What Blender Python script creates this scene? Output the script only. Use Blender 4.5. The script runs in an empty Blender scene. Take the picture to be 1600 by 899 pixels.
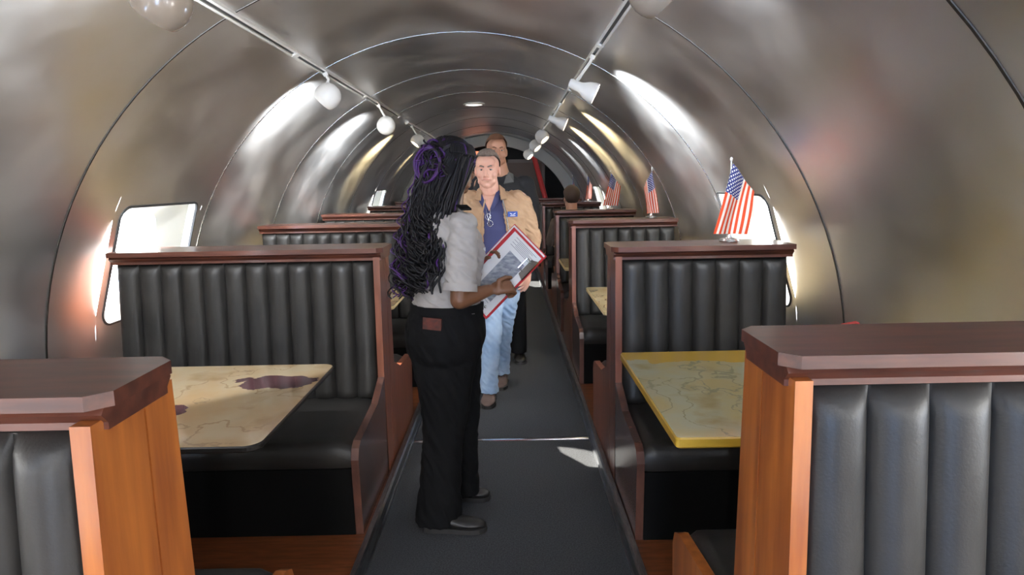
import bpy, bmesh, math, random
from mathutils import Vector, Matrix, noise
C = bpy.context.scene.collection
R = math.radians
PI = math.pi
random.seed(7)

# ------------------------------------------------------------------ camera, world, sun, exposure
FPX = 1050.0; CAM_Z = 1.52
YAW, PITCH, ROLL = 0.003782, 0.156425, 0.018
cam_data = bpy.data.cameras.new('camera')
cam = bpy.data.objects.new('camera', cam_data); C.objects.link(cam)
cam_data.sensor_width = 36.0
cam_data.lens = FPX / 1600.0 * 36.0
cam_data.clip_start = 0.05
fw = Vector((math.sin(YAW)*math.cos(PITCH), math.cos(YAW)*math.cos(PITCH), -math.sin(PITCH)))
rt = Vector((math.cos(YAW), -math.sin(YAW), 0)); up = rt.cross(fw)
r2 = rt*math.cos(ROLL) - up*math.sin(ROLL); u2 = up*math.cos(ROLL) + rt*math.sin(ROLL)
cam.matrix_world = Matrix(((r2.x, u2.x, -fw.x, 0), (r2.y, u2.y, -fw.y, 0), (r2.z, u2.z, -fw.z, CAM_Z), (0, 0, 0, 1)))
bpy.context.scene.camera = cam

world = bpy.data.worlds.new('world'); bpy.context.scene.world = world
world.use_nodes = True
wn = world.node_tree.nodes; wl = world.node_tree.links
for n in list(wn): wn.remove(n)
wo = wn.new('ShaderNodeOutputWorld'); wb = wn.new('ShaderNodeBackground')
tc = wn.new('ShaderNodeTexCoord'); nz = wn.new('ShaderNodeTexNoise'); cr = wn.new('ShaderNodeValToRGB')
nz.inputs['Scale'].default_value = 2.2; nz.inputs['Detail'].default_value = 5
cr.color_ramp.elements[0].position = .36; cr.color_ramp.elements[0].color = (.30, .55, 1, 1)
cr.color_ramp.elements[1].position = .52; cr.color_ramp.elements[1].color = (1, .96, .90, 1)
wl.new(tc.outputs['Generated'], nz.inputs['Vector']); wl.new(nz.outputs['Fac'], cr.inputs['Fac'])
wl.new(cr.outputs['Color'], wb.inputs['Color']); wl.new(wb.outputs[0], wo.inputs['Surface'])
wb.inputs['Strength'].default_value = 18.0

sd = bpy.data.lights.new('sun', 'SUN'); sd.energy = 45.0; sd.angle = R(.6); sd.color = (1, .93, .82)
sun = bpy.data.objects.new('sun', sd); C.objects.link(sun)
SUN_DIR = Vector((2.39, -.38, -1.27)).normalized()
sun.rotation_euler = SUN_DIR.to_track_quat('-Z', 'Y').to_euler()

vs = bpy.context.scene.view_settings
vs.view_transform = 'Standard'; vs.look = 'None'; vs.gamma = 1.0; vs.use_curve_mapping = False
vs.exposure = 0.4

# ------------------------------------------------------------------ helpers
def tag(o, label=None, cat=None, group=None, kind=None):
    if label: o['label'] = label
    if cat: o['category'] = cat
    if group: o['group'] = group
    if kind: o['kind'] = kind
    return o

def empty(name, loc=(0, 0, 0), label=None, cat=None, group=None, rz=0):
    o = bpy.data.objects.new(name, None); C.objects.link(o)
    o.empty_display_size = .05
    o.location = loc; o.rotation_euler = (0, 0, rz)
    return tag(o, label, cat, group)

def obj(name, bm, m=None, parent=None, smooth=False, bevel=0, auto=None, loc=None):
    if bevel:
        bmesh.ops.bevel(bm, geom=[e for e in bm.edges if e.is_manifold and e.calc_face_angle(0) > R(35)], offset=bevel, segments=2, profile=.5, affect='EDGES', clamp_overlap=True)
    bmesh.ops.recalc_face_normals(bm, faces=bm.faces[:])
    me = bpy.data.meshes.new(name); 
    if smooth:
        for f in bm.faces: f.smooth = True
    if auto:
        for e in bm.edges:
            if e.is_manifold and e.calc_face_angle(0) > R(auto): e.smooth = False
    bm.to_mesh(me); bm.free()
    o = bpy.data.objects.new(name, me); C.objects.link(o)
    if m:
        for mm in (m if isinstance(m, (list, tuple)) else [m]): me.materials.append(mm)
    if parent: o.parent = parent
    if loc: o.location = loc
    return o

def BM(): return bmesh.new()

def box(bm, x0, x1, y0, y1, z0, z1, M=None, mi=0):
    vs_ = [Vector((x, y, z)) for x in (x0, x1) for y in (y0, y1) for z in (z0, z1)]
    if M: vs_ = [M @ v for v in vs_]
    v = [bm.verts.new(p) for p in vs_]
    for q in ((0, 1, 3, 2), (4, 6, 7, 5), (0, 4, 5, 1), (2, 3, 7, 6), (0, 2, 6, 4), (1, 5, 7, 3)):
        f = bm.faces.new([v[i] for i in q]); f.material_index = mi
    return v

def rings(bm, rs, closed_ends=True, mi=0):
    """loft between lists of points"""
    R_ = [[bm.verts.new(p) for p in r] for r in rs]
    n = len(R_[0])
    for a, b in zip(R_[:-1], R_[1:]):
        for i in range(n):
            f = bm.faces.new((a[i], a[(i+1) % n], b[(i+1) % n], b[i])); f.material_index = mi
    if closed_ends:
        f = bm.faces.new(R_[0][::-1]); f.material_index = mi
        f = bm.faces.new(R_[-1]); f.material_index = mi
    return R_

def prism(bm, pts, axis, a, b, mi=0):
    """extrude a 2d outline. axis x: pts=(y,z); y: (x,z); z: (x,y)"""
    def P(p, t):
        return {'x': (t, p[0], p[1]), 'y': (p[0], t, p[1]), 'z': (p[0], p[1], t)}[axis]
    rings(bm, [[P(p, a) for p in pts], [P(p, b) for p in pts]], True, mi)

def frame_of(d):
    d = Vector(d).normalized()
    a = Vector((0, 0, 1)) if abs(d.z) < .95 else Vector((1, 0, 0))
    s = d.cross(a).normalized(); return s, s.cross(d).normalized(), d

def tube(bm, pts, rad, n=12, round_ends=False, mi=0, flat=1.0, ref=None):
    pts = [Vector(p) for p in pts]
    if not isinstance(rad, (list, tuple)): rad = [rad]*len(pts)
    rs = []
    prev = None
    for i, p in enumerate(pts):
        d = (pts[min(i+1, len(pts)-1)] - pts[max(i-1, 0)])
        if d.length < 1e-9: d = Vector((0, 0, 1))
        d.normalize()
        if prev is None:
            if ref is not None:
                s = Vector(ref); s = (s - d*s.dot(d)).normalized()
            else: s = frame_of(d)[0]
        else:
            s = (prev - d*prev.dot(d)).normalized()
        prev = s; t = d.cross(s)
        rs.append((p, s, t, rad[i], d))
    out = []
    if round_ends:
        p, s, t, r, d = rs[0]
        for k in (75, 45, 20):
            out.append([p - d*r*math.sin(R(k)) + (s*math.cos(a)+t*math.sin(a)*flat)*r*math.cos(R(k)) for a in [2*PI*j/n for j in range(n)]])
    for p, s, t, r, d in rs:
        out.append([p + (s*math.cos(a)+t*math.sin(a)*flat)*r for a in [2*PI*j/n for j in range(n)]])
    if round_ends:
        p, s, t, r, d = rs[-1]
        for k in (20, 45, 75):
            out.append([p + d*r*math.sin(R(k)) + (s*math.cos(a)+t*math.sin(a)*flat)*r*math.cos(R(k)) for a in [2*PI*j/n for j in range(n)]])
    rings(bm, out, True, mi)

def ell(bm, c, r, M=None, n=16, m=10, mi=0):
    c = Vector(c)
    if not isinstance(r, (list, tuple)): r = (r, r, r)
    out = []
    for j in range(1, m):
        ph = -PI/2 + PI*j/m
        ring = []
        for i in range(n):
            a = 2*PI*i/n
            v = Vector((r[0]*math.cos(ph)*math.cos(a), r[1]*math.cos(ph)*math.sin(a), r[2]*math.sin(ph)))
            if M: v = M @ v
            ring.append(c + v)
        out.append(ring)
    rings(bm, out, True, mi)

def lathe(bm, prof, M=None, n=28, closed=False, mi=0):
    out = []
    for r, z in prof:
        ring = []
        for i in range(n):
            a = 2*PI*i/n; v = Vector((r*math.cos(a), r*math.sin(a), z))
            if M: v = M @ v
            ring.append(v)
        out.append(ring)
    rings(bm, out, closed, mi)

def fuse(name, bm, m, parent, voxel=.005, smooth=3, loc=None, fold=0, fs=(9, 9, 22)):
    """voxel-fuse overlapping shapes into one continuous skin"""
    bmesh.ops.recalc_face_normals(bm, faces=bm.faces[:])
    me = bpy.data.meshes.new(name); bm.to_mesh(me); bm.free()
    t = bpy.data.objects.new(name, me); C.objects.link(t)
    md = t.modifiers.new('r', 'REMESH'); md.mode = 'VOXEL'; md.voxel_size = voxel; md.use_smooth_shade = True
    if smooth:
        s = t.modifiers.new('s', 'SMOOTH'); s.iterations = smooth; s.factor = .5
    dg = bpy.context.evaluated_depsgraph_get(); dg.update()
    ev = t.evaluated_get(dg)
    nm = bpy.data.meshes.new_from_object(ev)
    bpy.data.objects.remove(t); bpy.data.meshes.remove(me)
    nm.name = name
    for p in nm.polygons: p.use_smooth = True
    if fold:
        ns = [v.normal.copy() for v in nm.vertices]
        for v, n_ in zip(nm.vertices, ns):
            q = Vector((v.co.x*fs[0], v.co.y*fs[1], v.co.z*fs[2] + v.co.x*14))
            k_ = noise.noise(q) + .5*noise.noise(q*2.1)
            v.co += n_*(1-abs(k_)*2.2)*fold - n_*fold*.6
    nm.materials.clear()
    for mm in (m if isinstance(m, (list, tuple)) else [m]): nm.materials.append(mm)
    o = bpy.data.objects.new(name, nm); C.objects.link(o)
    if parent: o.parent = parent
    return o

def copy_tree(o, parent=None):
    c = o.copy(); C.objects.link(c); c.parent = parent
    for ch in [x for x in bpy.data.objects if x.parent == o]: copy_tree(ch, c)
    return c

# ------------------------------------------------------------------ materials
def mat(name, col, rough=.5, metal=0, coat=0, spec=.5, noise_amt=0, noise_scale=8, stretch=(1, 1, 1), col2=None, bump=0, bump_scale=200, rough2=None, emit=None, estr=0, sheen=0, coat_rough=.08, bump_dist=.001, lo=.35, hi=.65, detail=4):
    m = bpy.data.materials.new(name); m.use_nodes = True
    nt = m.node_tree; N = nt.nodes; L = nt.links; b = N['Principled BSDF']
    b.inputs['Base Color'].default_value = (*col, 1); b.inputs['Roughness'].default_value = rough
    b.inputs['Metallic'].default_value = metal; b.inputs['Coat Weight'].default_value = coat
    b.inputs['Coat Roughness'].default_value = coat_rough
    b.inputs['Specular IOR Level'].default_value = spec
    b.inputs['Sheen Weight'].default_value = sheen
    if emit: b.inputs['Emission Color'].default_value = (*emit, 1); b.inputs['Emission Strength'].default_value = estr
    if col2 or rough2 is not None or bump:
        t = N.new('ShaderNodeTexCoord'); mp = N.new('ShaderNodeMapping'); mp.inputs['Scale'].default_value = stretch
        L.new(t.outputs['Object'], mp.inputs['Vector'])
    if col2 or rough2 is not None:
        nz = N.new('ShaderNodeTexNoise'); nz.inputs['Scale'].default_value = noise_scale; nz.inputs['Detail'].default_value = detail
        L.new(mp.outputs[0], nz.inputs['Vector'])
        mr = N.new('ShaderNodeMapRange'); mr.inputs['From Min'].default_value = lo; mr.inputs['From Max'].default_value = hi
        L.new(nz.outputs['Fac'], mr.inputs['Value'])
        if col2:
            mx = N.new('ShaderNodeMix'); mx.data_type = 'RGBA'
            mx.inputs['A'].default_value = (*col, 1); mx.inputs['B'].default_value = (*col2, 1)
            L.new(mr.outputs[0], mx.inputs['Factor']); L.new(mx.outputs['Result'], b.inputs['Base Color'])
        if rough2 is not None:
            r_ = N.new('ShaderNodeMapRange'); r_.inputs['To Min'].default_value = rough; r_.inputs['To Max'].default_value = rough2
            L.new(mr.outputs[0], r_.inputs['Value']); L.new(r_.outputs[0], b.inputs['Roughness'])
    if bump:
        bn = N.new('ShaderNodeTexNoise'); bn.inputs['Scale'].default_value = bump_scale; bn.inputs['Detail'].default_value = 3
        L.new(mp.outputs[0], bn.inputs['Vector'])
        bp = N.new('ShaderNodeBump'); bp.inputs['Strength'].default_value = bump; bp.inputs['Distance'].default_value = bump_dist
        L.new(bn.outputs['Fac'], bp.inputs['Height']); L.new(bp.outputs[0], b.inputs['Normal'])
    return m

M = {}
M['alu'] = mat('brushed aluminium', (.85, .84, .825), .34, 1, col2=(.91, .90, .885), noise_scale=2.2, rough2=.46, bump=.25, bump_scale=3.0, bump_dist=.002, stretch=(1, 1.0, 1.3))
M['seam'] = mat('seam metal', (.09, .085, .08), .55, 1)
M['seam_light'] = mat('bright seam metal', (.75, .75, .74), .25, 1)
M['bulkhead'] = mat('pale bulkhead paint', (.50, .49, .45), .6)
M['carpet'] = mat('charcoal carpet', (.036, .038, .041), .95, col2=(.068, .071, .076), noise_scale=160, bump=.8, bump_scale=420, bump_dist=.004, spec=.15)
M['curb'] = mat('worn curb metal', (.33, .34, .36), .35, 1, col2=(.22, .23, .25), noise_scale=12, stretch=(8, 1, 8))
M['platform'] = mat('red brown wood floor', (.21, .062, .022), .35, col2=(.12, .035, .012), noise_scale=9, stretch=(1, 8, 1), coat=.2)
M['wood'] = mat('mahogany', (.20, .060, .028), .32, col2=(.105, .030, .015), noise_scale=5, stretch=(6, 6, .7), coat=.35, coat_rough=.15, bump=.1, bump_scale=60, lo=.3, hi=.7)
M['wood_cap'] = mat('dark mahogany rail', (.105, .032, .018), .36, col2=(.055, .018, .012), noise_scale=6, stretch=(.8, 6, 6), coat=.2, coat_rough=.12)
M['leather'] = mat('black leather', (.017, .016, .015), .42, col2=(.026, .024, .022), noise_scale=7, rough2=.50, bump=.35, bump_scale=170, bump_dist=.0012, spec=.32)
M['dark'] = mat('black painted plinth', (.004, .004, .004), .8, spec=.1)
M['panel_dark'] = mat('dark varnished end panel', (.13, .055, .038), .24, col2=(.065, .030, .024), noise_scale=5, stretch=(3, 3, 1), coat=.6, coat_rough=.18, lo=.3, hi=.7)
M['white'] = mat('white enamel', (.78, .77, .74), .28, coat=.3)
M['cream'] = mat('backlit white enamel', (.36, .29, .22), .25, coat=.4)  # white shades of the nearest lamps, their backlit darkening put into the colour
M['slot'] = mat('track slot', (.05, .05, .05), .4)
M['bulb'] = mat('lamp glow', (1, .9, .7), .4, emit=(1, .86, .62), estr=14)
M['chrome'] = mat('polished metal', (.75, .75, .76), .12, 1)
M['gasket'] = mat('dark rubber gasket', (.05, .05, .05), .5)
M['frame'] = mat('cream window reveal', (.62, .60, .52), .4)
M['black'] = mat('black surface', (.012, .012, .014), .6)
M['navy_wall'] = mat('dark blue grey panel', (.05, .055, .075), .6)
M['brown_wall'] = mat('brown cabin door', (.10, .055, .04), .45)
M['red'] = mat('red paint', (.55, .03, .03), .4)
M['orange'] = mat('orange lit sign', (.9, .3, .15), .5, emit=(1, .32, .16), estr=.9)
M['brass'] = mat('brass', (.7, .5, .2), .25, 1)

def glass_mat():
    m = bpy.data.materials.new('window glass'); m.use_nodes = True
    N = m.node_tree.nodes; L = m.node_tree.links
    for n in list(N): N.remove(n)
    o = N.new('ShaderNodeOutputMaterial'); mx = N.new('ShaderNodeMixShader'); t = N.new('ShaderNodeBsdfTransparent'); g = N.new('ShaderNodeBsdfGlossy')
    g.inputs['Roughness'].default_value = .03; mx.inputs[0].default_value = .06
    t.inputs['Color'].default_value = (.96, .97, .97, 1)
    L.new(t.outputs[0], mx.inputs[1]); L.new(g.outputs[0], mx.inputs[2]); L.new(mx.outputs[0], o.inputs[0])
    return m
M['glass'] = glass_mat()

# ------------------------------------------------------------------ the fuselage shell
XC, ZC, RR = -.29, .63, 1.818
def cylp(deg, y, r=RR): return Vector((XC + r*math.cos(R(deg)), y, ZC + r*math.sin(R(deg))))
Y0, Y1 = -3.0, 13.6
SEAMS = [-2.64, -1.23, .18, 1.59, 2.97, 4.38, 5.80, 7.2, 8.6, 10.0, 11.4, 12.8]
W0, W1 = 6.0, 26.0     # window opening, degrees above the axis on the right side (mirrored on the left)
WIN_R = [(-2.2, -1.35), (-.93, -.08), (.35, 1.2), (3.55, 4.38), (9.9, 10.75)]  # unseen openings around and behind the camera, added to light the near booths
WIN_L = [(-2.2, -1.35), (-.93, -.08), (.35, 1.2), (3.40, 4.23), (6.3-.01, 6.3), (9.95, 10.8)]
WIN_L = [w for w in WIN_L if w[1]-w[0] > .1]

def rrect(y0, y1, a0, a1, rr_m=.065, per=6):
    """rounded rectangle in (y, degrees), corner-aligned loop"""
    k = 180/PI/RR; ra = rr_m*k
    pts = []
    def side(p, q, n): return [(p[0]+(q[0]-p[0])*i/n, p[1]+(q[1]-p[1])*i/n) for i in range(n)]
    cs = [((y1-rr_m, a0+ra), -90), ((y1-rr_m, a1-ra), 0), ((y0+rr_m, a1-ra), 90), ((y0+rr_m, a0+ra), 180)]
    for (cy, ca), st in cs:
        for i in range(per+1):
            t = R(st + 90*i/per)
            pts.append((cy + rr_m*math.cos(t), ca + ra*math.sin(t)))
    return pts
def outer_match(inner, y0, y1, a0, a1, per=6):
    """points on the outer rectangle matching rrect's points"""
    out = []
    corners = [(y1, a0), (y1, a1), (y0, a1), (y0, a0)]
    for c in range(4):
        for i in range(per+1):
            y, a = inner[c*(per+1)+i]
            h = per/2
            if c == 0: p = (y, a0) if i < h else ((y1, a0) if i == h else (y1, a))
            if c == 1: p = (y1, a) if i < h else ((y1, a1) if i == h else (y, a1))
            if c == 2: p = (y, a1) if i < h else ((y0, a1) if i == h else (y0, a))
            if c == 3: p = (y0, a) if i < h else ((y0, a0) if i == h else (y, a0))
            out.append(p)
    return out

def shell(name, a_lo, a_hi, wins, mirror, mt):
    """one side of the shell; angles run a_lo..a_hi; mirrored to the left when asked"""
    bm = BM()
    f = (lambda a: 180-a) if mirror else (lambda a: a)
    cell_a = (W0-2, W1+2)
    def quad_grid(y0, y1, a0, a1):
        ny = max(1, int((y1-y0)/.35+.5)); na = max(1, int((a1-a0)/2+.5))
        g = [[bm.verts.new(cylp(f(a0+(a1-a0)*j/na), y0+(y1-y0)*i/ny)) for j in range(na+1)] for i in range(ny+1)]
        for i in range(ny):
            for j in range(na): bm.faces.new((g[i][j], g[i+1][j], g[i+1][j+1], g[i][j+1]))
    ys = [Y0] + [v for w in wins for v in (w[0]-.06, w[1]+.06)] + [Y1]
    quad_grid(Y0, Y1, a_lo, cell_a[0]); quad_grid(Y0, Y1, cell_a[1], a_hi)
    for i in range(0, len(ys), 2): quad_grid(ys[i], ys[i+1], *cell_a)
    for (w0, w1) in wins:
        inn = rrect(w0, w1, W0, W1); out = outer_match(inn, w0-.06, w1+.06, *cell_a)
        n = len(inn)
        L_ = []
        for k in range(3):
            t = k/2
            L_.append([bm.verts.new(cylp(f(o[1]+(i_[1]-o[1])*t), o[0]+(i_[0]-o[0])*t)) for o, i_ in zip(out, inn)])
        for A, B in zip(L_[:-1], L_[1:]):
            for i in range(n): bm.faces.new((A[i], A[(i+1) % n], B[(i+1) % n], B[i]))
        # vertical runs of the opening are long: split handled by straight faces following the chord
    bmesh.ops.remove_doubles(bm, verts=bm.verts[:], dist=.0002)
    return tag(obj(name, bm, mt, smooth=True), kind='structure')

wall_r = shell('wall_right', -24, 63.5, WIN_R, False, M['alu'])
wall_l = shell('wall_left', -24, 62.0, WIN_L, True, M['alu'])
bm = BM()
na = 28; ys = [Y0+(Y1-Y0)*i/40 for i in range(41)]
g = [[bm.verts.new(cylp(63.5+(118-63.5)*j/na, y)) for j in range(na+1)] for y in ys]
for i in range(40):
    for j in range(na): bm.faces.new((g[i][j], g[i+1][j], g[i+1][j+1], g[i][j+1]))
tag(obj('ceiling', bm, M['alu'], smooth=True), kind='structure')
# outer dark skin so that no light leaks round the sheet
# seams: raised lap strips on every frame
for i, y in enumerate(SEAMS):
    bm = BM()
    prof = [(-.006, .000), (-.005, .003), (.005, .003), (.006, .0)]
    rs = []
    for d in range(-24, 205, 3):
        rs.append([cylp(d, y+dy, RR-.0005-dr) for dy, dr in prof])
    rings(bm, rs, True)
    tag(obj('trim_%d' % (i+1), bm, M['seam_light'] if i in (5, 6, 7) else M['seam'], smooth=False), kind='structure')

def window(n, w, mirror):
    f = (lambda a: 180-a) if mirror else (lambda a: a)
    y0, y1 = w
    root = tag(obj('window_%d' % n, *(lambda bm: (bm, M['glass']))(pane_mesh(w, f))), kind='structure')
    # reveal going outwards, then inner frame ring
    bm = BM()
    inn = rrect(y0, y1, W0, W1)
    inn2 = rrect(y0+.04, y1-.15, W0+1.6, W1-3.2, .15)
    loops = [[cylp(f(a), y, RR+.002) for y, a in inn], [cylp(f(a), y, RR+.05) for y, a in inn], [cylp(f(a), y, RR+.13) for y, a in inn2], [cylp(f(a), y, RR+.15) for y, a in inn2]]
    rings(bm, loops, False)
    o = obj('window_frame', bm, M['frame'], root, smooth=True, auto=40)
    bm = BM()
    a = rrect(y0-.006, y1+.006, W0-.2, W1+.2, .07); b = rrect(y0+.004, y1-.004, W0+.15, W1-.15, .06)
    rings(bm, [[cylp(f(q), y, RR+.004) for y, q in a], [cylp(f(q), y, RR-.006) for y, q in a], [cylp(f(q), y, RR-.006) for y, q in b], [cylp(f(q), y, RR+.006) for y, q in b]], False)
    obj('window_gasket', bm, M['gasket'], root)
def pane_mesh(w, f):
    bm = BM()
    ll = rrect(w[0]+.035, w[1]-.145, W0+1.4, W1-3.0, .15)
    bm.faces.new([bm.verts.new(cylp(f(a), y, RR+.14)) for y, a in ll])
    bmesh.ops.triangulate(bm, faces=bm.faces[:])
    return bm
k = 1
for w in WIN_R: window(k, w, False); k += 1
for w in WIN_L: window(k, w, True); k += 1
# daylight portals just outside the windows
for wins, mir in ((WIN_R, False), (WIN_L, True)):
    for w in wins:
        ld = bpy.data.lights.new('portal', 'AREA'); ld.shape = 'RECTANGLE'; ld.size = w[1]-w[0]; ld.size_y = .64
        ld.cycles.is_portal = True
        lo = bpy.data.objects.new('window_portal', ld); C.objects.link(lo)
        a = (W0+W1)/2; a = 180-a if mir else a
        lo.location = cylp(a, (w[0]+w[1])/2, RR+.17)
        n = Vector((XC, 0, ZC)) - Vector((lo.location.x, 0, lo.location.z)); n.normalize()
        X = Vector((0, 1, 0)); Z = -n; Yv = Z.cross(X)
        lo.matrix_world = Matrix(((X.x, Yv.x, Z.x, lo.location.x), (X.y, Yv.y, Z.y, lo.location.y), (X.z, Yv.z, Z.z, lo.location.z), (0, 0, 0, 1)))

# floor
AL, AR = -.62, .49            # platform edges either side of the aisle
bm = BM(); box(bm, AL+.01, AR-.01, Y0, Y1, -.04, 0); tag(obj('floor', bm, M['carpet']), kind='structure')
bm = BM(); box(bm, AR, 1.62, Y0, Y1, -.04, .05); tag(obj('floor_right', bm, M['platform']), kind='structure')
bm = BM(); box(bm, -2.2, AL, Y0, Y1, -.04, .05); tag(obj('floor_left', bm, M['platform']), kind='structure')
def curb(name, x, s):
    bm = BM()
    pts = [(x, -.02), (x-s*.035, -.02), (x-s*.035, .012), (x-s*.030, .018), (x-s*.026, .055), (x-s*.018, .064), (x+s*.004, .064), (x+s*.004, .05), (x, .05)]
    prism(bm, pts, 'y', Y0, Y1)
    tag(obj(name, bm, M['curb']), kind='structure')
curb('baseboard_right', AR, 1); curb('baseboard_left', AL, -1)
bm = BM()
prism(bm, [(3.80, .0), (3.803, .004), (3.815, .006), (3.827, .004), (3.83, .0)], 'x', AL+.036, AR-.036)
tag(obj('trim_13', bm, M['chrome']), kind='structure')

# back wall with a doorway, behind the camera
bm = BM()
box(bm, XC-1.9, -.75, -3.08, -3.0, -.1, 2.6); box(bm, .25, XC+1.9, -3.08, -3.0, -.1, 2.6); box(bm, -.75, .25, -3.08, -3.0, 2.05, 2.6)
tag(obj('wall_back', bm, M['alu']), kind='structure')
# far bulkhead ring, dark compartment beyond
bm = BM()
def arc(r, y): return [Vector((XC + r*math.cos(R(d)), y, ZC + r*math.sin(R(d)))) for d in range(-24, 205, 4)]
a, b, c_, d_ = arc(1.80, 13.5), arc(1.60, 13.5), arc(1.60, 13.615), arc(1.80, 13.615)
rs = [[a[i], b[i], c_[i], d_[i]] for i in range(len(a))]
rings(bm, rs, True)
a, b = arc(1.70, 13.595), arc(3.2, 13.595)  # unseen outer plate, added to block sky light from the far compartment
for i in range(len(a)-1): bm.faces.new([bm.verts.new(p) for p in (a[i], a[i+1], b[i+1], b[i])])
box(bm, -3.3, 2.8, 13.592, 13.62, -1.2, -.05)
tag(obj('wall_front', bm, M['bulkhead'], smooth=False), kind='structure')
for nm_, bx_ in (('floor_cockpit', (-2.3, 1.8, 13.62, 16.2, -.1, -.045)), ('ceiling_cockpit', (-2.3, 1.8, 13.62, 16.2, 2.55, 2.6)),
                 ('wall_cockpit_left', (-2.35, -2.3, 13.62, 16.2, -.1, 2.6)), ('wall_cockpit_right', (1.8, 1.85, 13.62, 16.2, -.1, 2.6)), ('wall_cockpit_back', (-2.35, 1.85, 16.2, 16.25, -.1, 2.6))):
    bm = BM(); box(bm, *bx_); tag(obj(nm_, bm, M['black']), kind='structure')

# ------------------------------------------------------------------ booth benches
def channel_back(n, x0, x1, ytop, ybot, z0, z1, s):
    """vertical padded channels; s=-1 faces the camera"""
    bm = BM(); nx = n*12; nz_ = 26
    rnd = random.Random(n*31+int(s))
    jit = [rnd.uniform(-.25, .25) for _ in range(n+1)]; amp = [rnd.uniform(.85, 1.12) for _ in range(n)]
    G = []
    for j in range(nz_+1):
        v = j/nz_; z = z0+(z1-z0)*v; row = []
        for i in range(nx+1):
            u = i/12; k = min(int(u), n-1); fr = u-k
            edge = min(1, (1-v)/.05)**.5 if v > .95 else 1
            if v < .03: edge *= (v/.03)**.5
            b = max(0, math.sin(PI*fr))**.55
            wob = .010*math.sin(v*5+jit[k]*9)*fr*(1-fr)*4*jit[k]
            yb = ybot+(ytop-ybot)*v
            off = .012+.034*b*edge*amp[k] + wob
            bow = .006*math.sin(v*PI*1.2+jit[k]*6)*(0 if i in (0, nx) else 1)
            row.append(bm.verts.new((x0+(x1-x0)*(u/n) + bow*jit[k]*2, s*(yb+off), z)))
        G.append(row)
    for j in range(nz_):
        for i in range(nx): bm.faces.new((G[j][i], G[j][i+1], G[j+1][i+1], G[j+1][i]))
    # close to a solid slab behind
    bl = [bm.verts.new((x, s*(y), z)) for x, y, z in ((x0, ybot-.02, z0), (x1, ybot-.02, z0), (x1, ytop-.02, z1), (x0, ytop-.02, z1))]
    bm.faces.new(bl)
    bm.faces.new([G[0][i] for i in range(nx+1)][::-1]+[bl[0], bl[1]])
    bm.faces.new([G[-1][i] for i in range(nx+1)]+[bl[2], bl[3]])
    bm.faces.new([G[j][0] for j in range(nz_+1)]+[bl[3], bl[0]])
    bm.faces.new([G[j][-1] for j in range(nz_+1)][::-1]+[bl[1], bl[2]])
    return bm

def cushion(x0, x1, y0, y1, z0, z1, s):
    """soft block, waterfall front; y0 back, y1 front"""
    bm = BM(); nx, ny = 26, 14; G = []
    L_ = (y1-y0)
    prof = []
    for j in range(ny+1):
        v = j/ny
        if v < .78: prof.append((y0+L_*.94*v/.78, z1+.012*math.sin(PI*v/.78)))
        else:
            t = (v-.78)/.22*PI/2
            prof.append((y0+L_*.94+L_*.06*math.sin(t), z1-.05*(1-math.cos(t))))
    prof += [(y1, z0+.02), (y1-.015, z0), (y0, z0)]
    for i in range(nx+1):
        u = i/nx; e = min(1, min(u, 1-u)/.05); e = math.sin(e*PI/2)
        G.append([Vector((x0+(x1-x0)*u, s*(y0+(y-y0)*(1-.012*(1-e))), z-(.022*(1-e) if z > z0+.03 else 0))) for y, z in prof])
    rings(bm, G, True)
    return bm

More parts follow.
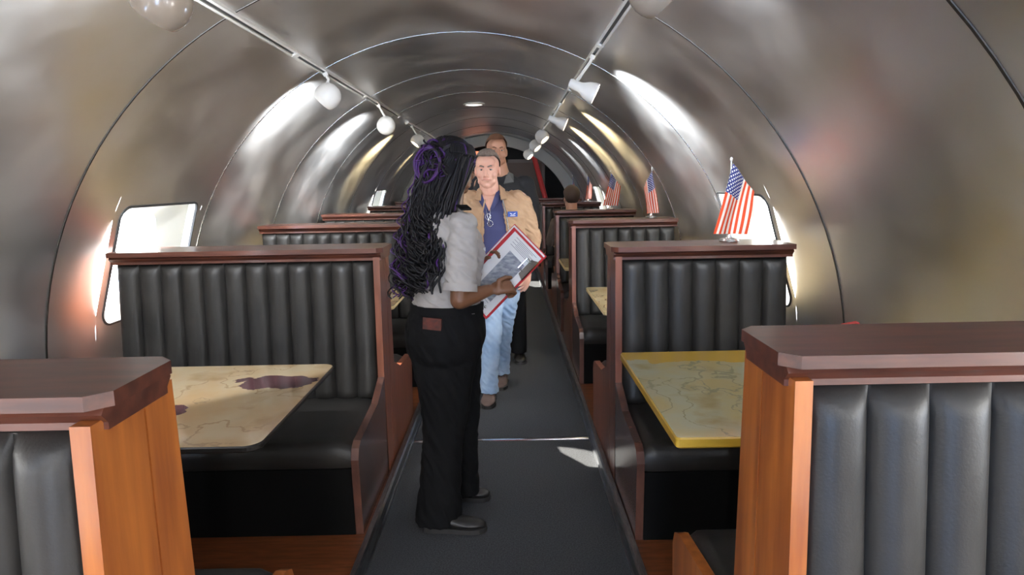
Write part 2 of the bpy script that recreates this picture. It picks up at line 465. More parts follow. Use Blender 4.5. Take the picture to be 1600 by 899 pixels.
def bench(yc, x_aisle, x_wall, n, rear=True, reach=.70, cap_h=.145, label=None, group=None, front=True, wood=None):
    sg = 1 if x_wall > x_aisle else -1
    root = empty('booth_bench', ((x_aisle+x_wall)/2, yc, .05), label, 'booth', group)
    ox, oy, oz = root.location
    X = lambda d: x_aisle-ox+sg*d            # distance from the aisle side
    W = abs(x_wall-x_aisle)
    Z = lambda z: z-oz
    wd = wood or M['wood']
    # wood core frame
    bm = BM()
    a, b = sorted((X(.03), X(W-.03)))
    prism(bm, [(-.075, Z(1.165)), (-.12, Z(.05)), (.12, Z(.05)), (.075, Z(1.165))], 'x', a, b)
    obj('partition', bm, wd, root)
    # end post, trapezoid with a central groove
    bm = BM()
    a, b = sorted((X(.008), X(.040)))
    for (p, q) in (((-.125, -.165), (.0225, .0225)), ((.0285, .0285), (.125, .165))):
        prism(bm, [(p[0], Z(1.165)), (p[1], Z(.051)), (q[1], Z(.051)), (q[0], Z(1.165))], 'x', a, b)
    a, b = sorted((X(.014), X(.034)))
    prism(bm, [(.02, Z(1.165)), (.02, Z(.051)), (.03, Z(.051)), (.03, Z(1.165))], 'x', a, b)
    obj('end_post', bm, wd, root, bevel=.003)
    # cap rail: top board with clipped aisle corners over a stepped moulding
    bm = BM()
    h = cap_h
    c = .03
    e0, e1 = X(-.012), X(W)
    pts = [(e0, -h+c), (e0+sg*c, -h), (e1, -h), (e1, h), (e0+sg*c, h), (e0, h-c)]
    if sg < 0: pts = pts[::-1]
    prism(bm, pts, 'z', Z(1.186), Z(1.210))
    cap = obj('cap_rail', bm, M['wood_cap'], root, bevel=.005)
    bm = BM()
    a, b = sorted((X(.0), X(W-.004)))
    prism(bm, [(-h+.02, Z(1.186)), (-h+.012, Z(1.176)), (-h+.028, Z(1.160)), (-h+.028, Z(1.148)), (h-.028, Z(1.148)), (h-.028, Z(1.160)), (h-.012, Z(1.176)), (h-.02, Z(1.186))], 'x', a, b)
    obj('moulding', bm, M['wood_cap'], cap, bevel=.003)
    for s in ([-1] if front else []) + ([1] if rear else []):
        a, b = sorted((X(.042), X(W-.02)))
        bm = channel_back(n, a, b, .082, .135, Z(.44), Z(1.146), s)
        obj('backrest', bm, M['leather'], root, smooth=True, auto=60)
        bm = cushion(a, b, .10, reach-.015, Z(.34), Z(.455), s)
        obj('seat_cushion', bm, M['leather'], root, smooth=True, auto=50)
        bm = BM(); y0, y1 = sorted((s*.12, s*(reach-.018))); box(bm, a, b, y0, y1, Z(.051), Z(.345))
        obj('seat_base', bm, M['dark'], root)
        bm = BM()
        pts = [(.14, .051), (reach-.02, .051), (reach, .39), (reach-.02, .435), (reach-.06, .455), (.34, .485), (.145, .56)]
        pts = [(s*y, Z(z)) for y, z in pts]
        if s < 0: pts = pts[::-1]
        a, b = sorted((X(.008), X(.040)))
        prism(bm, pts, 'x', a, b)
        obj('end_panel', bm, M['panel_dark'] if s < 0 else wd, root, bevel=.004)
    return root

GR = 'booth benches on the right side of the aisle'; GL = 'booth benches on the left side of the aisle'
M['wood_warm_lit'] = mat('warm-lit mahogany', (.42, .135, .028), .30, col2=(.24, .065, .018), noise_scale=5, stretch=(6, 6, .6), coat=.35, coat_rough=.15, lo=.3, hi=.7)  # mahogany of the nearest posts, with warm light put into the colour
RX0, RX1, LX0, LX1 = .49, 1.335, -.63, -1.965
bench(1.26, RX0, RX1, 7, label='nearest right-hand black leather booth bench with a wood post coloured as warmly lit, cut by the right edge', wood=M['wood_warm_lit'], cap_h=.125)
bench(3.25, RX0, RX1, 7, label='second right-hand black leather booth bench, carrying the largest flag', cap_h=.15)
bench(5.42, RX0, RX1, 7, label='third right-hand booth bench, behind the one with the largest flag', cap_h=.14)
bench(7.15, RX0, RX1, 7, label='fourth right-hand booth bench, where the seated person leans their back', cap_h=.14)
bench(9.80, RX0, RX1, 7, label='right-hand booth bench just beyond the seated person', cap_h=.14)
bench(12.3, RX0, RX1, 7, label='farthest right-hand booth bench, below the red pole', cap_h=.14)
bench(1.10, LX0, LX1, 12, label='nearest left-hand booth bench, only its dark cap and reddish post in the lower left corner', cap_h=.12, wood=M['wood_warm_lit'])
bench(3.42, LX0, LX1, 12, reach=.78, label='wide black leather booth bench in front of the left window', cap_h=.15)
bench(5.42, LX0, LX1, 12, label='third left-hand booth bench, its row of channels just above the wide bench', cap_h=.14)
bench(7.25, LX0, LX1, 12, label='fourth left-hand booth bench, only a rail behind the third one', cap_h=.14)
bench(9.60, LX0, LX1, 12, label='fifth left-hand booth bench, a rail beside the long black braids', cap_h=.14)
bench(11.9, LX0, LX1, 12, label='farthest left-hand booth bench, a short reddish rail against the wall', cap_h=.14)

# ------------------------------------------------------------------ map tables
def map_mat(name, base, second, border, patches, yellow_edge=None):
    m = bpy.data.materials.new(name); m.use_nodes = True
    N = m.node_tree.nodes; L = m.node_tree.links; b = N['Principled BSDF']
    b.inputs['Roughness'].default_value = .16; b.inputs['Coat Weight'].default_value = .6; b.inputs['Coat Roughness'].default_value = .05
    t = N.new('ShaderNodeTexCoord')
    def nz(scale, det=4):
        n = N.new('ShaderNodeTexNoise'); n.inputs['Scale'].default_value = scale; n.inputs['Detail'].default_value = det
        L.new(t.outputs['Object'], n.inputs['Vector']); return n
    def ramp(src, a, b_):
        r = N.new('ShaderNodeMapRange'); r.inputs['From Min'].default_value = a; r.inputs['From Max'].default_value = b_
        L.new(src, r.inputs['Value']); return r.outputs[0]
    def mix(fac, A, B):
        x = N.new('ShaderNodeMix'); x.data_type = 'RGBA'; L.new(fac, x.inputs['Factor'])
        if isinstance(A, tuple): x.inputs['A'].default_value = (*A, 1)
        else: L.new(A, x.inputs['A'])
        x.inputs['B'].default_value = (*B, 1); return x.outputs['Result']
    n1 = nz(3.2); c = mix(ramp(n1.outputs['Fac'], .42, .6), base, second)
    n3 = nz(5.5); c = mix(ramp(n3.outputs['Fac'], .56, .70), c, tuple(v*.8 for v in second))
    # thin border and road lines: iso-lines of a noise
    for sc, lvl in ((1.6, .5), (2.6, .56)):
        n2 = nz(sc, 6)
        s_ = N.new('ShaderNodeMath'); s_.operation = 'SUBTRACT'; L.new(n2.outputs['Fac'], s_.inputs[0]); s_.inputs[1].default_value = lvl
        a_ = N.new('ShaderNodeMath'); a_.operation = 'ABSOLUTE'; L.new(s_.outputs[0], a_.inputs[0])
        c = mix(ramp(a_.outputs[0], .006, .002), c, border)
    for (px, py, rx, ry, col) in patches:
        mp = N.new('ShaderNodeMapping'); mp.inputs['Location'].default_value = (-px/rx, -py/ry, 0); mp.inputs['Scale'].default_value = (1/rx, 1/ry, 0)
        L.new(t.outputs['Object'], mp.inputs['Vector'])
        ln = N.new('ShaderNodeVectorMath'); ln.operation = 'LENGTH'; L.new(mp.outputs[0], ln.inputs[0])
        wob = nz(14, 5)
        ad = N.new('ShaderNodeMath'); ad.operation = 'MULTIPLY_ADD'; L.new(wob.outputs['Fac'], ad.inputs[0]); ad.inputs[1].default_value = 1.2; L.new(ln.outputs['Value'], ad.inputs[2])
        c = mix(ramp(ad.outputs[0], 1.54, 1.51), c, col)
    L.new(c, b.inputs['Base Color'])
    return m
map_l = map_mat('map laminate', (.47, .37, .23), (.46, .31, .16), (.36, .25, .14), [(.44, .20, .17, .10, (.10, .045, .05)), (.15, -.125, .10, .07, (.13, .05, .055))])
map_r = map_mat('map laminate olive', (.42, .40, .26), (.46, .37, .17), (.31, .28, .16), [(.05, .46, .9, .14, (.52, .32, .05))])
map_f = map_mat('map laminate cream', (.62, .50, .28), (.60, .42, .2), (.4, .2, .08), [])
M['edge_black'] = mat('black table edge', (.02, .018, .016), .35)
M['edge_yellow'] = mat('yellow lacquered edge', (.50, .30, .03), .35, coat=.3)
M['edge_cream'] = mat('cream table edge', (.60, .47, .24), .4)
M['post'] = mat('black table pedestal', (.012, .012, .012), .4)
def table(y0, y1, x0, x1, z, thick, mt, me, rad, label, group=None):
    cx, cy = (x0+x1)/2, (y0+y1)/2
    root = empty('map_table', (cx, cy, .05), label, 'table', group)
    def rr(g):
        pts = []
        hx, hy = (x1-x0)/2-g, (y1-y0)/2-g
        for (sx, sy, st) in ((1, -1, -90), (1, 1, 0), (-1, 1, 90), (-1, -1, 180)):
            for i in range(7):
                t = R(st+15*i); pts.append((sx*(hx-rad)+rad*math.cos(t), sy*(hy-rad)+rad*math.sin(t)))
        return pts
    bm = BM(); prism(bm, rr(.004), 'z', z-.05-.004, z-.05+.001)
    bm2 = BM(); 
    P = lambda pts, zz: [Vector((p[0], p[1], zz)) for p in pts]
    rings(bm2, [P(rr(.006), z-.05-thick), P(rr(0), z-.05-thick+.006), P(rr(0), z-.05-.005), P(rr(.004), z-.05)], True)
    t = obj('tabletop', bm2, me, root, smooth=False)
    obj('map_surface', bm, mt, t)
    bm = BM(); lathe(bm, [(.03, 0.02), (.03, z-.05-thick-.02), (.13, z-.05-thick-.01), (.13, z-.05-thick-.001)], n=16, closed=True)
    obj('pedestal', bm, M['post'], root)
    bm = BM(); lathe(bm, [(.09, 0.001), (.09, .012), (.05, .03), (.03, .04)], n=24, closed=True)
    obj('foot_plate', bm, M['post'], root)
    return root
table(1.93, 2.96, .495, 1.42, .745, .035, map_r, M['edge_yellow'], .012, 'yellow-edged map table in front of the bench with the largest flag')
table(1.93, 2.86, -2.0, -.765, .745, .022, map_l, M['edge_black'], .05, 'black-edged map table with purple-brown patches, on the left')
table(3.95, 4.86, .56, 1.38, .745, .03, map_f, M['edge_cream'], .012, 'pale cream map table between the second and third right-hand benches')
table(6.0, 6.72, .50, 1.38, .745, .03, map_f, M['edge_cream'], .012, 'tiny pale map table between the third and fourth right-hand benches')
table(8.2, 9.0, .55, 1.38, .745, .03, map_f, M['edge_cream'], .012, 'map table in front of the seated person')
table(4.2, 4.95, -2.0, -.74, .745, .022, map_f, M['edge_cream'], .05, 'pale map table showing beside the long-haired person\'s waist')
table(6.0, 6.72, -2.0, -.74, .745, .022, map_f, M['edge_cream'], .05, 'map table between the third and fourth left-hand benches')

# red thing standing on the near right table, peeking above the near bench's rail
bm = BM()
prism(bm, [(-.03, 0), (.03, 0), (.028, .27), (.018, .30), (-.03, .292)], 'y', -.012, .012)
o = obj('menu_holder', bm, M['red'], None, bevel=.003, loc=(1.12, 2.15, .746)); tag(o, 'red corner of a menu holder peeking above the nearest right rail', 'menu')

# ------------------------------------------------------------------ light tracks and lamp heads
def track(name, deg, y0, y1, label):
    p = cylp(deg, 0, RR-.004); n = (Vector((XC, 0, ZC))-p).normalized(); s = Vector((0, 1, 0)).cross(n)
    root = empty(name, (p.x, y0, p.z), label, 'light track')
    def P(u, v): q = s*u+n*v; return (q.x, q.z)
    bm = BM()
    w, d = .019, .020
    prof = [P(-w, -.004), P(-w, d), P(-.008, d), P(-.008, .006), P(.008, .006), P(.008, d), P(w, d), P(w, -.004)]
    prism(bm, prof, 'y', 0, y1-y0)
    obj('channel', bm, M['white'], root)
    bm = BM()
    prism(bm, [P(-.0078, .007), P(-.0078, .012), P(.0078, .012), P(.0078, .007)], 'y', .01, y1-y0-.01)
    obj('slot', bm, M['slot'], root)
    y = 1.2
    while y < y1-y0-.3:
        bm = BM(); prism(bm, [P(-w-.001, .0), P(-w-.001, d+.002), P(w+.001, d+.002), P(w+.001, 0)], 'y', y-.03, y+.03)
        obj('joiner', bm, M['white'], root); y += 1.8
    bm = BM(); prism(bm, [P(-w-.002, 0), P(-w-.002, d+.003), P(w+.002, d+.003), P(w+.002, 0)], 'y', -.012, .001); 
    obj('end_cap', bm, M['white'], root)
    bm = BM(); prism(bm, [P(-w-.002, 0), P(-w-.002, d+.003), P(w+.002, d+.003), P(w+.002, 0)], 'y', y1-y0-.001, y1-y0+.012)
    obj('end_cap', bm, M['white'], root)
track('light_track', 118, -1.0, 7.3, 'long near white light track on the left side of the ceiling')
track('light_track', 118.5, 8.0, 12.4, 'short far white light track on the left, behind the gap')
track('light_track', 63.5, -1.0, 7.2, 'long near white light track on the right side of the ceiling')
track('light_track', 63.5, 7.4, 12.4, 'far white light track on the right side of the ceiling')

def head(track_deg, y, centre, aim, kind, label, power, col, m=None, spot=64, aimlight=None, blend=1.0):
    """a lamp head hung from the track. centre = middle of the shade, aim = direction of the opening"""
    m = m or M['white']
    p = cylp(track_deg, y, RR-.026); c = Vector(centre); a = Vector(aim).normalized()
    root = empty('track_lamp', p, label, 'lamp', 'spot lamps hung from the tracks')
    L = c-p
    n = (Vector((XC, 0, ZC))-Vector((p.x, 0, p.z))).normalized()
    s, t, _ = frame_of(a)
    Mx = Matrix(((s.x, t.x, a.x), (s.y, t.y, a.y), (s.z, t.z, a.z)))
    # adapter
    bm = BM(); tube(bm, [Vector((0, 0, 0)), n*.022], [.017, .015], 10)
    obj('adapter', bm, m, root, smooth=True, auto=40)
    if kind == 'ball':
        prof = [(0.006, -.085), (.03, -.082), (.052, -.070), (.070, -.048), (.079, -.020), (.081, .003), (.077, .024), (.069, .042), (.062, .050), (.058, .048), (.055, .040), (.040, .03), (.004, .028)]
        back = L - a*.078
    else:
        prof = [(0.006, -.10), (.024, -.098), (.030, -.085), (.031, -.03), (.036, -.015), (.052, .012), (.062, .05), (.064, .075), (.060, .075), (.056, .05), (.040, .02), (.004, .015)]
        back = L - a*.05 + Vector((0, 0, .028))
    bm = BM(); lathe(bm, [(r, z) for r, z in prof], Mx, 28, True)
    sh = obj('lamp_shade', bm, m, root, smooth=True, auto=50); sh.location = L
    bm = BM(); lathe(bm, [(.002, .024), (.03, .026), (.042, .030), (.045, .034), (.042, .038), (.002, .036)] if kind == 'ball' else [(.002, .03), (.03, .032), (.044, .045), (.046, .05), (.042, .052), (.002, .045)], Mx, 20, True)
    b = obj('bulb', bm, M['bulb'], sh, smooth=True)
    # arm from the adapter down to the back of the shade
    bm = BM(); up_pt = L + Vector((0, 0, .07)) if kind == 'ball' else back
    tube(bm, [n*.02, n*.045, up_pt*.6+n*.02, up_pt], [.009, .009, .010, .012], 10, True)
    obj('arm', bm, m, root, smooth=True)
    if power:
        ld = bpy.data.lights.new('lamp_light', 'SPOT'); ld.energy = power*3.2; ld.color = col; ld.spot_size = R(spot); ld.spot_blend = blend; ld.shadow_soft_size = .03
        lo = bpy.data.objects.new('lamp_light', ld); C.objects.link(lo); lo.parent = root
        d = Vector(aimlight).normalized() if aimlight else a
        lo.location = L + a*.075
        lo.rotation_euler = d.to_track_quat('-Z', 'Y').to_euler()
COOL = (.92, .96, 1); WARM = (1, .80, .45)
head(118, 2.02, (-.965, 2.0, 2.035), (-.62, .1, -.78), 'ball', 'nearest left spot lamp, white ball shade coloured dark as backlit, cut by the top edge', 20, COOL, M['cream'], spot=125, aimlight=(-.85, 1.15, -.35), blend=.12)
head(118, 4.37, (-1.118, 4.35, 2.065), (-.70, .05, -.68), 'ball', 'white ball-shaped spot lamp, second on the left track', 70, COOL, spot=120, aimlight=(-.8, .9, -.1))
head(118, 6.12, (-1.066, 6.1, 2.025), (-.45, .55, -.70), 'ball', 'white ball-shaped spot lamp, third on the left track', 70, COOL, spot=110, aimlight=(-.9, .5, -.2))
head(118.5, 8.3, (-1.08, 8.3, 2.02), (-.6, -.25, -.75), 'ball', 'white spot lamp on the short far left track', 60, WARM, aimlight=(-1, -.1, -.15), spot=75)
head(118.5, 11.0, (-1.19, 11, 2.02), (-.6, -.2, -.75), 'ball', 'last spot lamp on the left, just showing beside the braided hair', 15, WARM, aimlight=(-1, -.2, -.2), spot=44)
head(63.5, 2.05, (.43, 2.0, 2.05), (.7, .1, -.7), 'ball', 'nearest right spot lamp, white ball shade coloured dark as backlit, cut by the top edge', 14, COOL, M['cream'], spot=110, aimlight=(.7, 1.3, -.2), blend=.8)
head(63.5, 4.05, (.475, 4.2, 2.065), (.90, -.10, -.42), 'cup', 'white spot lamp with flared cup opening to the right wall', 75, COOL, spot=110, aimlight=(.95, .3, -.1))
head(63.5, 6.45, (.49, 6.5, 2.07), (.90, -.12, -.40), 'cup', 'second flared white spot lamp on the right track', 65, WARM, aimlight=(.95, -.05, -.1), spot=80)
head(63.5, 7.95, (.415, 8.0, 2.025), (.6, -.3, -.7), 'ball', 'round white spot lamp behind the second flared one on the right', 60, WARM, aimlight=(.95, -.1, -.1), spot=75)
head(63.5, 9.2, (.385, 9.2, 1.985), (.6, -.3, -.7), 'ball', 'round white spot lamp, next to last on the right track', 40, COOL, aimlight=(.95, -.1, -.1), spot=50)
head(63.5, 11.0, (.345, 11., 1.94), (.6, -.3, -.7), 'ball', 'last round white spot lamp at the far end of the right track', 15, COOL, aimlight=(.95, -.1, -.1), spot=50)

root = empty('ceiling_lamp', cylp(93, 8.25), 'flush round light disc in the middle of the ceiling', 'ceiling light')
bm = BM(); lathe(bm, [(.13, .01), (.13, -.010), (.105, -.018), (.10, -.008)], n=32, closed=True); obj('rim', bm, M['white'], root, smooth=True, auto=40)
bm = BM(); lathe(bm, [(.002, -.022), (.07, -.019), (.099, -.010), (.099, -.006), (.002, -.006)], n=32, closed=True)
obj('diffuser', bm, mat('frosted diffuser', (.9, .9, .86), .5, emit=(1, .97, .9), estr=1.6), root, smooth=True)

# ------------------------------------------------------------------ far compartment
bm = BM(); tube(bm, [(.50, 13.75, 2.16), (.78, 13.75, 1.10), (1.03, 13.75, -.04)], .052, 14)
o = obj('pole', bm, M['red'], smooth=True); tag(o, 'slanting red pole at the dark far end', 'pole')
root = empty('cabin_door', (.37, 14.4, -.04), 'brown panelled door in the dark far compartment', 'door')
bm = BM(); box(bm, -.36, .36, -.03, .03, .0, 1.95); obj('leaf', bm, M['brown_wall'], root, bevel=.006)
bm = BM(); box(bm, -.42, -.36, -.04, .04, 0, 2.02); box(bm, .36, .42, -.04, .04, 0, 2.02); box(bm, -.42, .42, -.04, .04, 1.95, 2.02)
obj('door_frame', bm, mat('grey brown door frame', (.14, .10, .09), .4), root, bevel=.004)
bm = BM(); ell(bm, (-.29, -.06, 1.0), .03); obj('knob', bm, M['brass'], root, smooth=True)
root = empty('cabinet', (-.75, 14.3, -.04), 'dark blue-grey cabinet in the far compartment, left of the door', 'cabinet')
bm = BM(); box(bm, -.38, .38, -.2, .2, 0, 1.7); obj('carcass', bm, M['navy_wall'], root, bevel=.01)
bm = BM(); box(bm, -.34, .34, -.215, -.2, .1, 1.62); obj('cabinet_door', bm, M['navy_wall'], root, bevel=.004)
root = empty('sign', (-.54, 13.72, 2.05), 'small glowing orange sign hung in the far opening', 'sign')
bm = BM(); box(bm, -.19, .19, -.02, .02, -.09, .09); obj('casing', bm, M['black'], root, bevel=.004)
bm = BM(); box(bm, -.175, .175, -.026, -.019, -.08, .08); obj('sign_face', bm, M['orange'], root)
for sx in (-.15, .15):
    bm = BM(); tube(bm, [(sx, 0, .08), (sx, 0, .50)], .005, 8); obj('hanger', bm, M['black'], root)

# ------------------------------------------------------------------ flags on the rails
def flag_mat():
    m = bpy.data.materials.new('flag cloth'); m.use_nodes = True
    N = m.node_tree.nodes; L = m.node_tree.links; b = N['Principled BSDF']
    b.inputs['Roughness'].default_value = .7; b.inputs['Specular IOR Level'].default_value = .3
    uv = N.new('ShaderNodeUVMap'); sp = N.new('ShaderNodeSeparateXYZ'); L.new(uv.outputs[0], sp.inputs[0])
    def mth(op, a, b_=None, c=None):
        n = N.new('ShaderNodeMath'); n.operation = op
        for i, v in enumerate((a, b_, c)):
            if v is None: continue
            if isinstance(v, (int, float)): n.inputs[i].default_value = v
            else: L.new(v, n.inputs[i])
        return n.outputs[0]
    u, v = sp.outputs[0], sp.outputs[1]       # u along the fly, v down the hoist
    st = mth('LESS_THAN', mth('MODULO', mth('MULTIPLY', v, 13.0), 2.0), 1.0)
    def mix(f, A, B):
        x = N.new('ShaderNodeMix'); x.data_type = 'RGBA'; L.new(f, x.inputs['Factor'])
        for k, w in (('A', A), ('B', B)):
            if isinstance(w, tuple): x.inputs[k].default_value = (*w, 1)
            else: L.new(w, x.inputs[k])
        return x.outputs['Result']
    c = mix(st, (.86, .80, .72), (.72, .085, .03))
    can = mth('MULTIPLY', mth('LESS_THAN', u, .40), mth('LESS_THAN', v, 7/13))
    # 9 staggered rows of stars
    def stars(offu, offv, nu, nv, lim):
        U = mth('ADD', mth('MULTIPLY', u, nu/.40), offu); V = mth('ADD', mth('MULTIPLY', v, nv/(7/13)), offv)
        du = mth('MULTIPLY', mth('SUBTRACT', mth('FRACT', U), .5), .40/nu*1.9*1.0); dv = mth('MULTIPLY', mth('SUBTRACT', mth('FRACT', V), .5), (7/13)/nv)
        r = mth('SQRT', mth('ADD', mth('MULTIPLY', du, du), mth('MULTIPLY', dv, dv)))
        ang = mth('ARCTAN2', du, dv)
        rad = mth('MULTIPLY_ADD', mth('COSINE', mth('MULTIPLY', ang, 5.0)), .006, .024)
        return mth('LESS_THAN', r, rad)
    s = mth('MAXIMUM', stars(0, 0, 6, 5, 0), stars(.5, .5, 6, 5, 0))
    cc = mix(s, (.035, .045, .22), (.85, .85, .85))
    c = mix(can, c, cc)
    L.new(c, b.inputs['Base Color'])
    # thin cloth lets some light through
    tr = N.new('ShaderNodeBsdfTranslucent'); L.new(c, tr.inputs['Color']); mx = N.new('ShaderNodeMixShader'); mx.inputs[0].default_value = .45
    L.new(b.outputs[0], mx.inputs[1]); L.new(tr.outputs[0], mx.inputs[2]); L.new(mx.outputs[0], N['Material Output'].inputs['Surface'])
    return m
M['flag'] = flag_mat()
def flag(x, y, label, wscale=1.0, mirror=1, depth=1.0, hgt=.39, rot=0):
    root = empty('flag', (x, y, 1.2105), label, 'flag', 'small flags standing on the rails', rz=rot)
    bm = BM(); lathe(bm, [(.002, 0), (.045, 0), (.047, .006), (.040, .016), (.016, .022), (.009, .045), (.003, .047)], n=24, closed=True)
    obj('base', bm, M['chrome'], root, smooth=True, auto=40)
    bm = BM(); tube(bm, [(0, 0, .01), (0, 0, hgt)], .0035, 8); obj('staff', bm, M['white'], root, smooth=True)
    bm = BM(); ell(bm, (0, 0, hgt+.006), (.007, .007, .011), n=10, m=8); obj('finial', bm, M['white'], root, smooth=True)
    bm = BM(); ns, nt = 26, 36
    uvl = bm.loops.layers.uv.new('UVMap'); G = []
    for i in range(ns+1):
        s = i/ns; row = []
        for j in range(nt+1):
            t = j/nt
            dx = .004 + s*.082 + t*(-.072+.045*s)
            dz = hgt-.012 - s*.135 + t*(-.335+.13*s)
            dy = (-.028*math.sin(s*PI*2.1+.3)*(.35+.65*t) - .018*t*math.sin(t*3+s*7) - .02*t)*depth
            row.append(bm.verts.new((mirror*dx*wscale, dy-.006, dz)))
        G.append(row)
    for i in range(ns):
        for j in range(nt):
            f = bm.faces.new((G[i][j], G[i+1][j], G[i+1][j+1], G[i][j+1]))
            for l, (a, b_) in zip(f.loops, ((i, j), (i+1, j), (i+1, j+1), (i, j+1))): l[uvl].uv = (b_/nt, a/ns)
    obj('flag_cloth', bm, M['flag'], root, smooth=True)
flag(1.075, 3.27, 'largest, nearest flag, spread before the right window', 1.3)
flag(1.15, 5.42, 'second flag from the front, folded narrow, canton at its right', .75, mirror=-1, depth=1.6)
flag(1.085, 7.15, 'third flag from the front, hanging in clear stripes', 1.2, depth=.8)
flag(1.15, 9.80, 'fourth flag from the front, narrow and darker', .75, depth=1.3, rot=.3)
flag(1.17, 12.3, 'farthest tiny flag, rising behind the seated person\'s head', .5, depth=1.3, rot=.5)

# ------------------------------------------------------------------ people
V = Vector
M['skin_brown'] = mat('deep brown skin', (.16, .070, .035), .45, spec=.4)
M['skin_fair'] = mat('fair reddish skin', (.60, .31, .23), .5, col2=(.66, .38, .29), noise_scale=18)
M['skin_tan'] = mat('tanned skin', (.44, .22, .14), .5)
M['shirt'] = mat('pale uniform shirt', (.35, .325, .305), .85, bump=.7, bump_scale=7, bump_dist=.03, stretch=(1, 1, 1.6))
M['black_cloth'] = mat('black trousers', (.0055, .0055, .006), .8, bump=.4, bump_scale=14, bump_dist=.006, spec=.12)
M['jacket'] = mat('tan cotton jacket', (.42, .27, .16), .85, bump=.6, bump_scale=13, bump_dist=.010, col2=(.36, .22, .13), noise_scale=6)
M['navy'] = mat('navy knit shirt', (.045, .05, .135), .85)
M['jeans'] = mat('faded blue jeans', (.24, .36, .55), .85, col2=(.40, .52, .68), noise_scale=7, bump=.5, bump_scale=16, bump_dist=.006)
M['shoe'] = mat('black shoe leather', (.010, .0095, .009), .45)
M['shoe_brown'] = mat('grey brown suede', (.13, .085, .07), .6)
M['sole'] = mat('dark rubber sole', (.025, .023, .022), .6)
M['hair_black'] = mat('black braided hair', (.007, .006, .007), .48, spec=.3)
M['hair_purple'] = mat('purple braided hair', (.050, .010, .105), .45, spec=.4)
M['hair_grey'] = mat('short greying brown hair', (.12, .085, .065), .7, col2=(.20, .16, .14), noise_scale=60)
M['hair_brown'] = mat('short reddish brown hair', (.13, .055, .028), .65)
M['eye_white'] = mat('eye white', (.42, .36, .33), .3)
M['iris'] = mat('iris', (.03, .03, .035), .3)
M['lip'] = mat('lips', (.42, .15, .12), .5)
M['lip_pale'] = mat('pale lips', (.48, .22, .18), .5)
M['denim_black'] = mat('black jacket cloth', (.014, .014, .016), .85, bump=.4, bump_scale=13, bump_dist=.008)
M['paper'] = mat('white paper', (.78, .78, .78), .6)
M['print'] = mat('grey printed picture', (.20, .22, .27), .6, col2=(.42, .44, .48), noise_scale=30, stretch=(1, 1, 3))
M['ink'] = mat('grey ink', (.25, .26, .30), .7)
M['folder'] = mat('red folder', (.50, .03, .04), .4)
M['badge'] = mat('blue name badge', (.03, .08, .35), .4)
M['steel'] = mat('steel', (.6, .6, .6), .25, 1)

def oval(c, ax, ay, rx, ry, n=28, front=0, sq=2.0):
    c = V(c); out = []
    for i in range(n):
        a = 2*PI*i/n; ca, sa = math.cos(a), math.sin(a)
        k = 2/sq
        x = rx*math.copysign(abs(ca)**k, ca); y = ry*math.copysign(abs(sa)**k, sa)
        out.append(c+ax*x+ay*y)
    return out

class Fr:
    """a local frame: s = the person's left-right (to their left), f = facing, origin o"""
    def __init__(self, o, yaw, pitch=0, roll=0):
        self.o = V(o)
        Rm = Matrix.Rotation(R(yaw), 3, 'Z') @ Matrix.Rotation(R(pitch), 3, 'X') @ Matrix.Rotation(R(roll), 3, 'Y')
        self.m = Rm
    def p(self, x, y, z): return self.o + self.m @ V((x, y, z))
    def d(self, x, y, z): return self.m @ V((x, y, z))

def head_shapes(bm, F, k=1.0, beard=0):
    m = F.m
    def e(c, r, n=20, mm=14): ell(bm, F.p(*[k*v for v in c]), tuple(k*v for v in r), m, n, mm)
    e((0, -.012, .035), (.076, .096, .084)); e((0, .022, -.02), (.068, .070, .090)); e((0, .030, -.066), (.054, .053, .046))
    e((0, .062, -.094), (.024, .022, .018)); e((0, .052, .045), (.058, .044, .045))
    tube(bm, [F.p(0, k*.086, k*.018), F.p(0, k*.102, -k*.012), F.p(0, k*.108, -k*.028)], [k*.008, k*.011, k*.013], 10, True)
    for s in (-1, 1):
        e((s*.012, .098, -.032), (.009, .011, .008), 10, 8)
        e((s*.032, .080, .026), (.024, .015, .008), 12, 8); e((s*.045, .060, -.028), (.022, .022, .022), 12, 8)
        e((s*.078, -.008, -.012), (.008, .020, .031), 12, 10); e((s*.040, .038, -.072), (.020, .030, .020), 12, 8)
        tube(bm, [F.p(s*k*.018, k*.088, -k*.040), F.p(s*k*.030, k*.080, -k*.058)], k*.006, 8, True)
    e((0, .086, -.053), (.025, .013, .006), 12, 8); e((0, .085, -.064), (.021, .013, .006), 12, 8)

def face_parts(F, body, iris, lip, brow, k=1.0):
    for s in (-1, 1):
        bm = BM(); ell(bm, F.p(s*k*.031, k*.0795, k*.006), (k*.0125, k*.0095, k*.0052), F.m, 14, 10)
        e = obj('eye', bm, M['eye_white'], body, smooth=True)
        bm = BM(); ell(bm, F.p(s*k*.030, k*.0865, k*.005), (k*.0055, k*.0030, k*.0050), F.m, 12, 8)
        obj('iris', bm, M['iris'], e, smooth=True)
        bm = BM(); tube(bm, [F.p(s*k*.014, k*.095, k*.024), F.p(s*k*.031, k*.095, k*.030), F.p(s*k*.050, k*.080, k*.024)], [k*.004, k*.0048, k*.003], 8, True)
        obj('eyebrow', bm, brow, body, smooth=True)
    bm = BM(); tube(bm, [F.p(-k*.025, k*.090, -k*.058), F.p(-k*.008, k*.100, -k*.055), F.p(k*.008, k*.100, -k*.055), F.p(k*.025, k*.090, -k*.058)], [k*.002, k*.0045, k*.0045, k*.002], 8, True)
    obj('mouth', bm, lip, body, smooth=True)

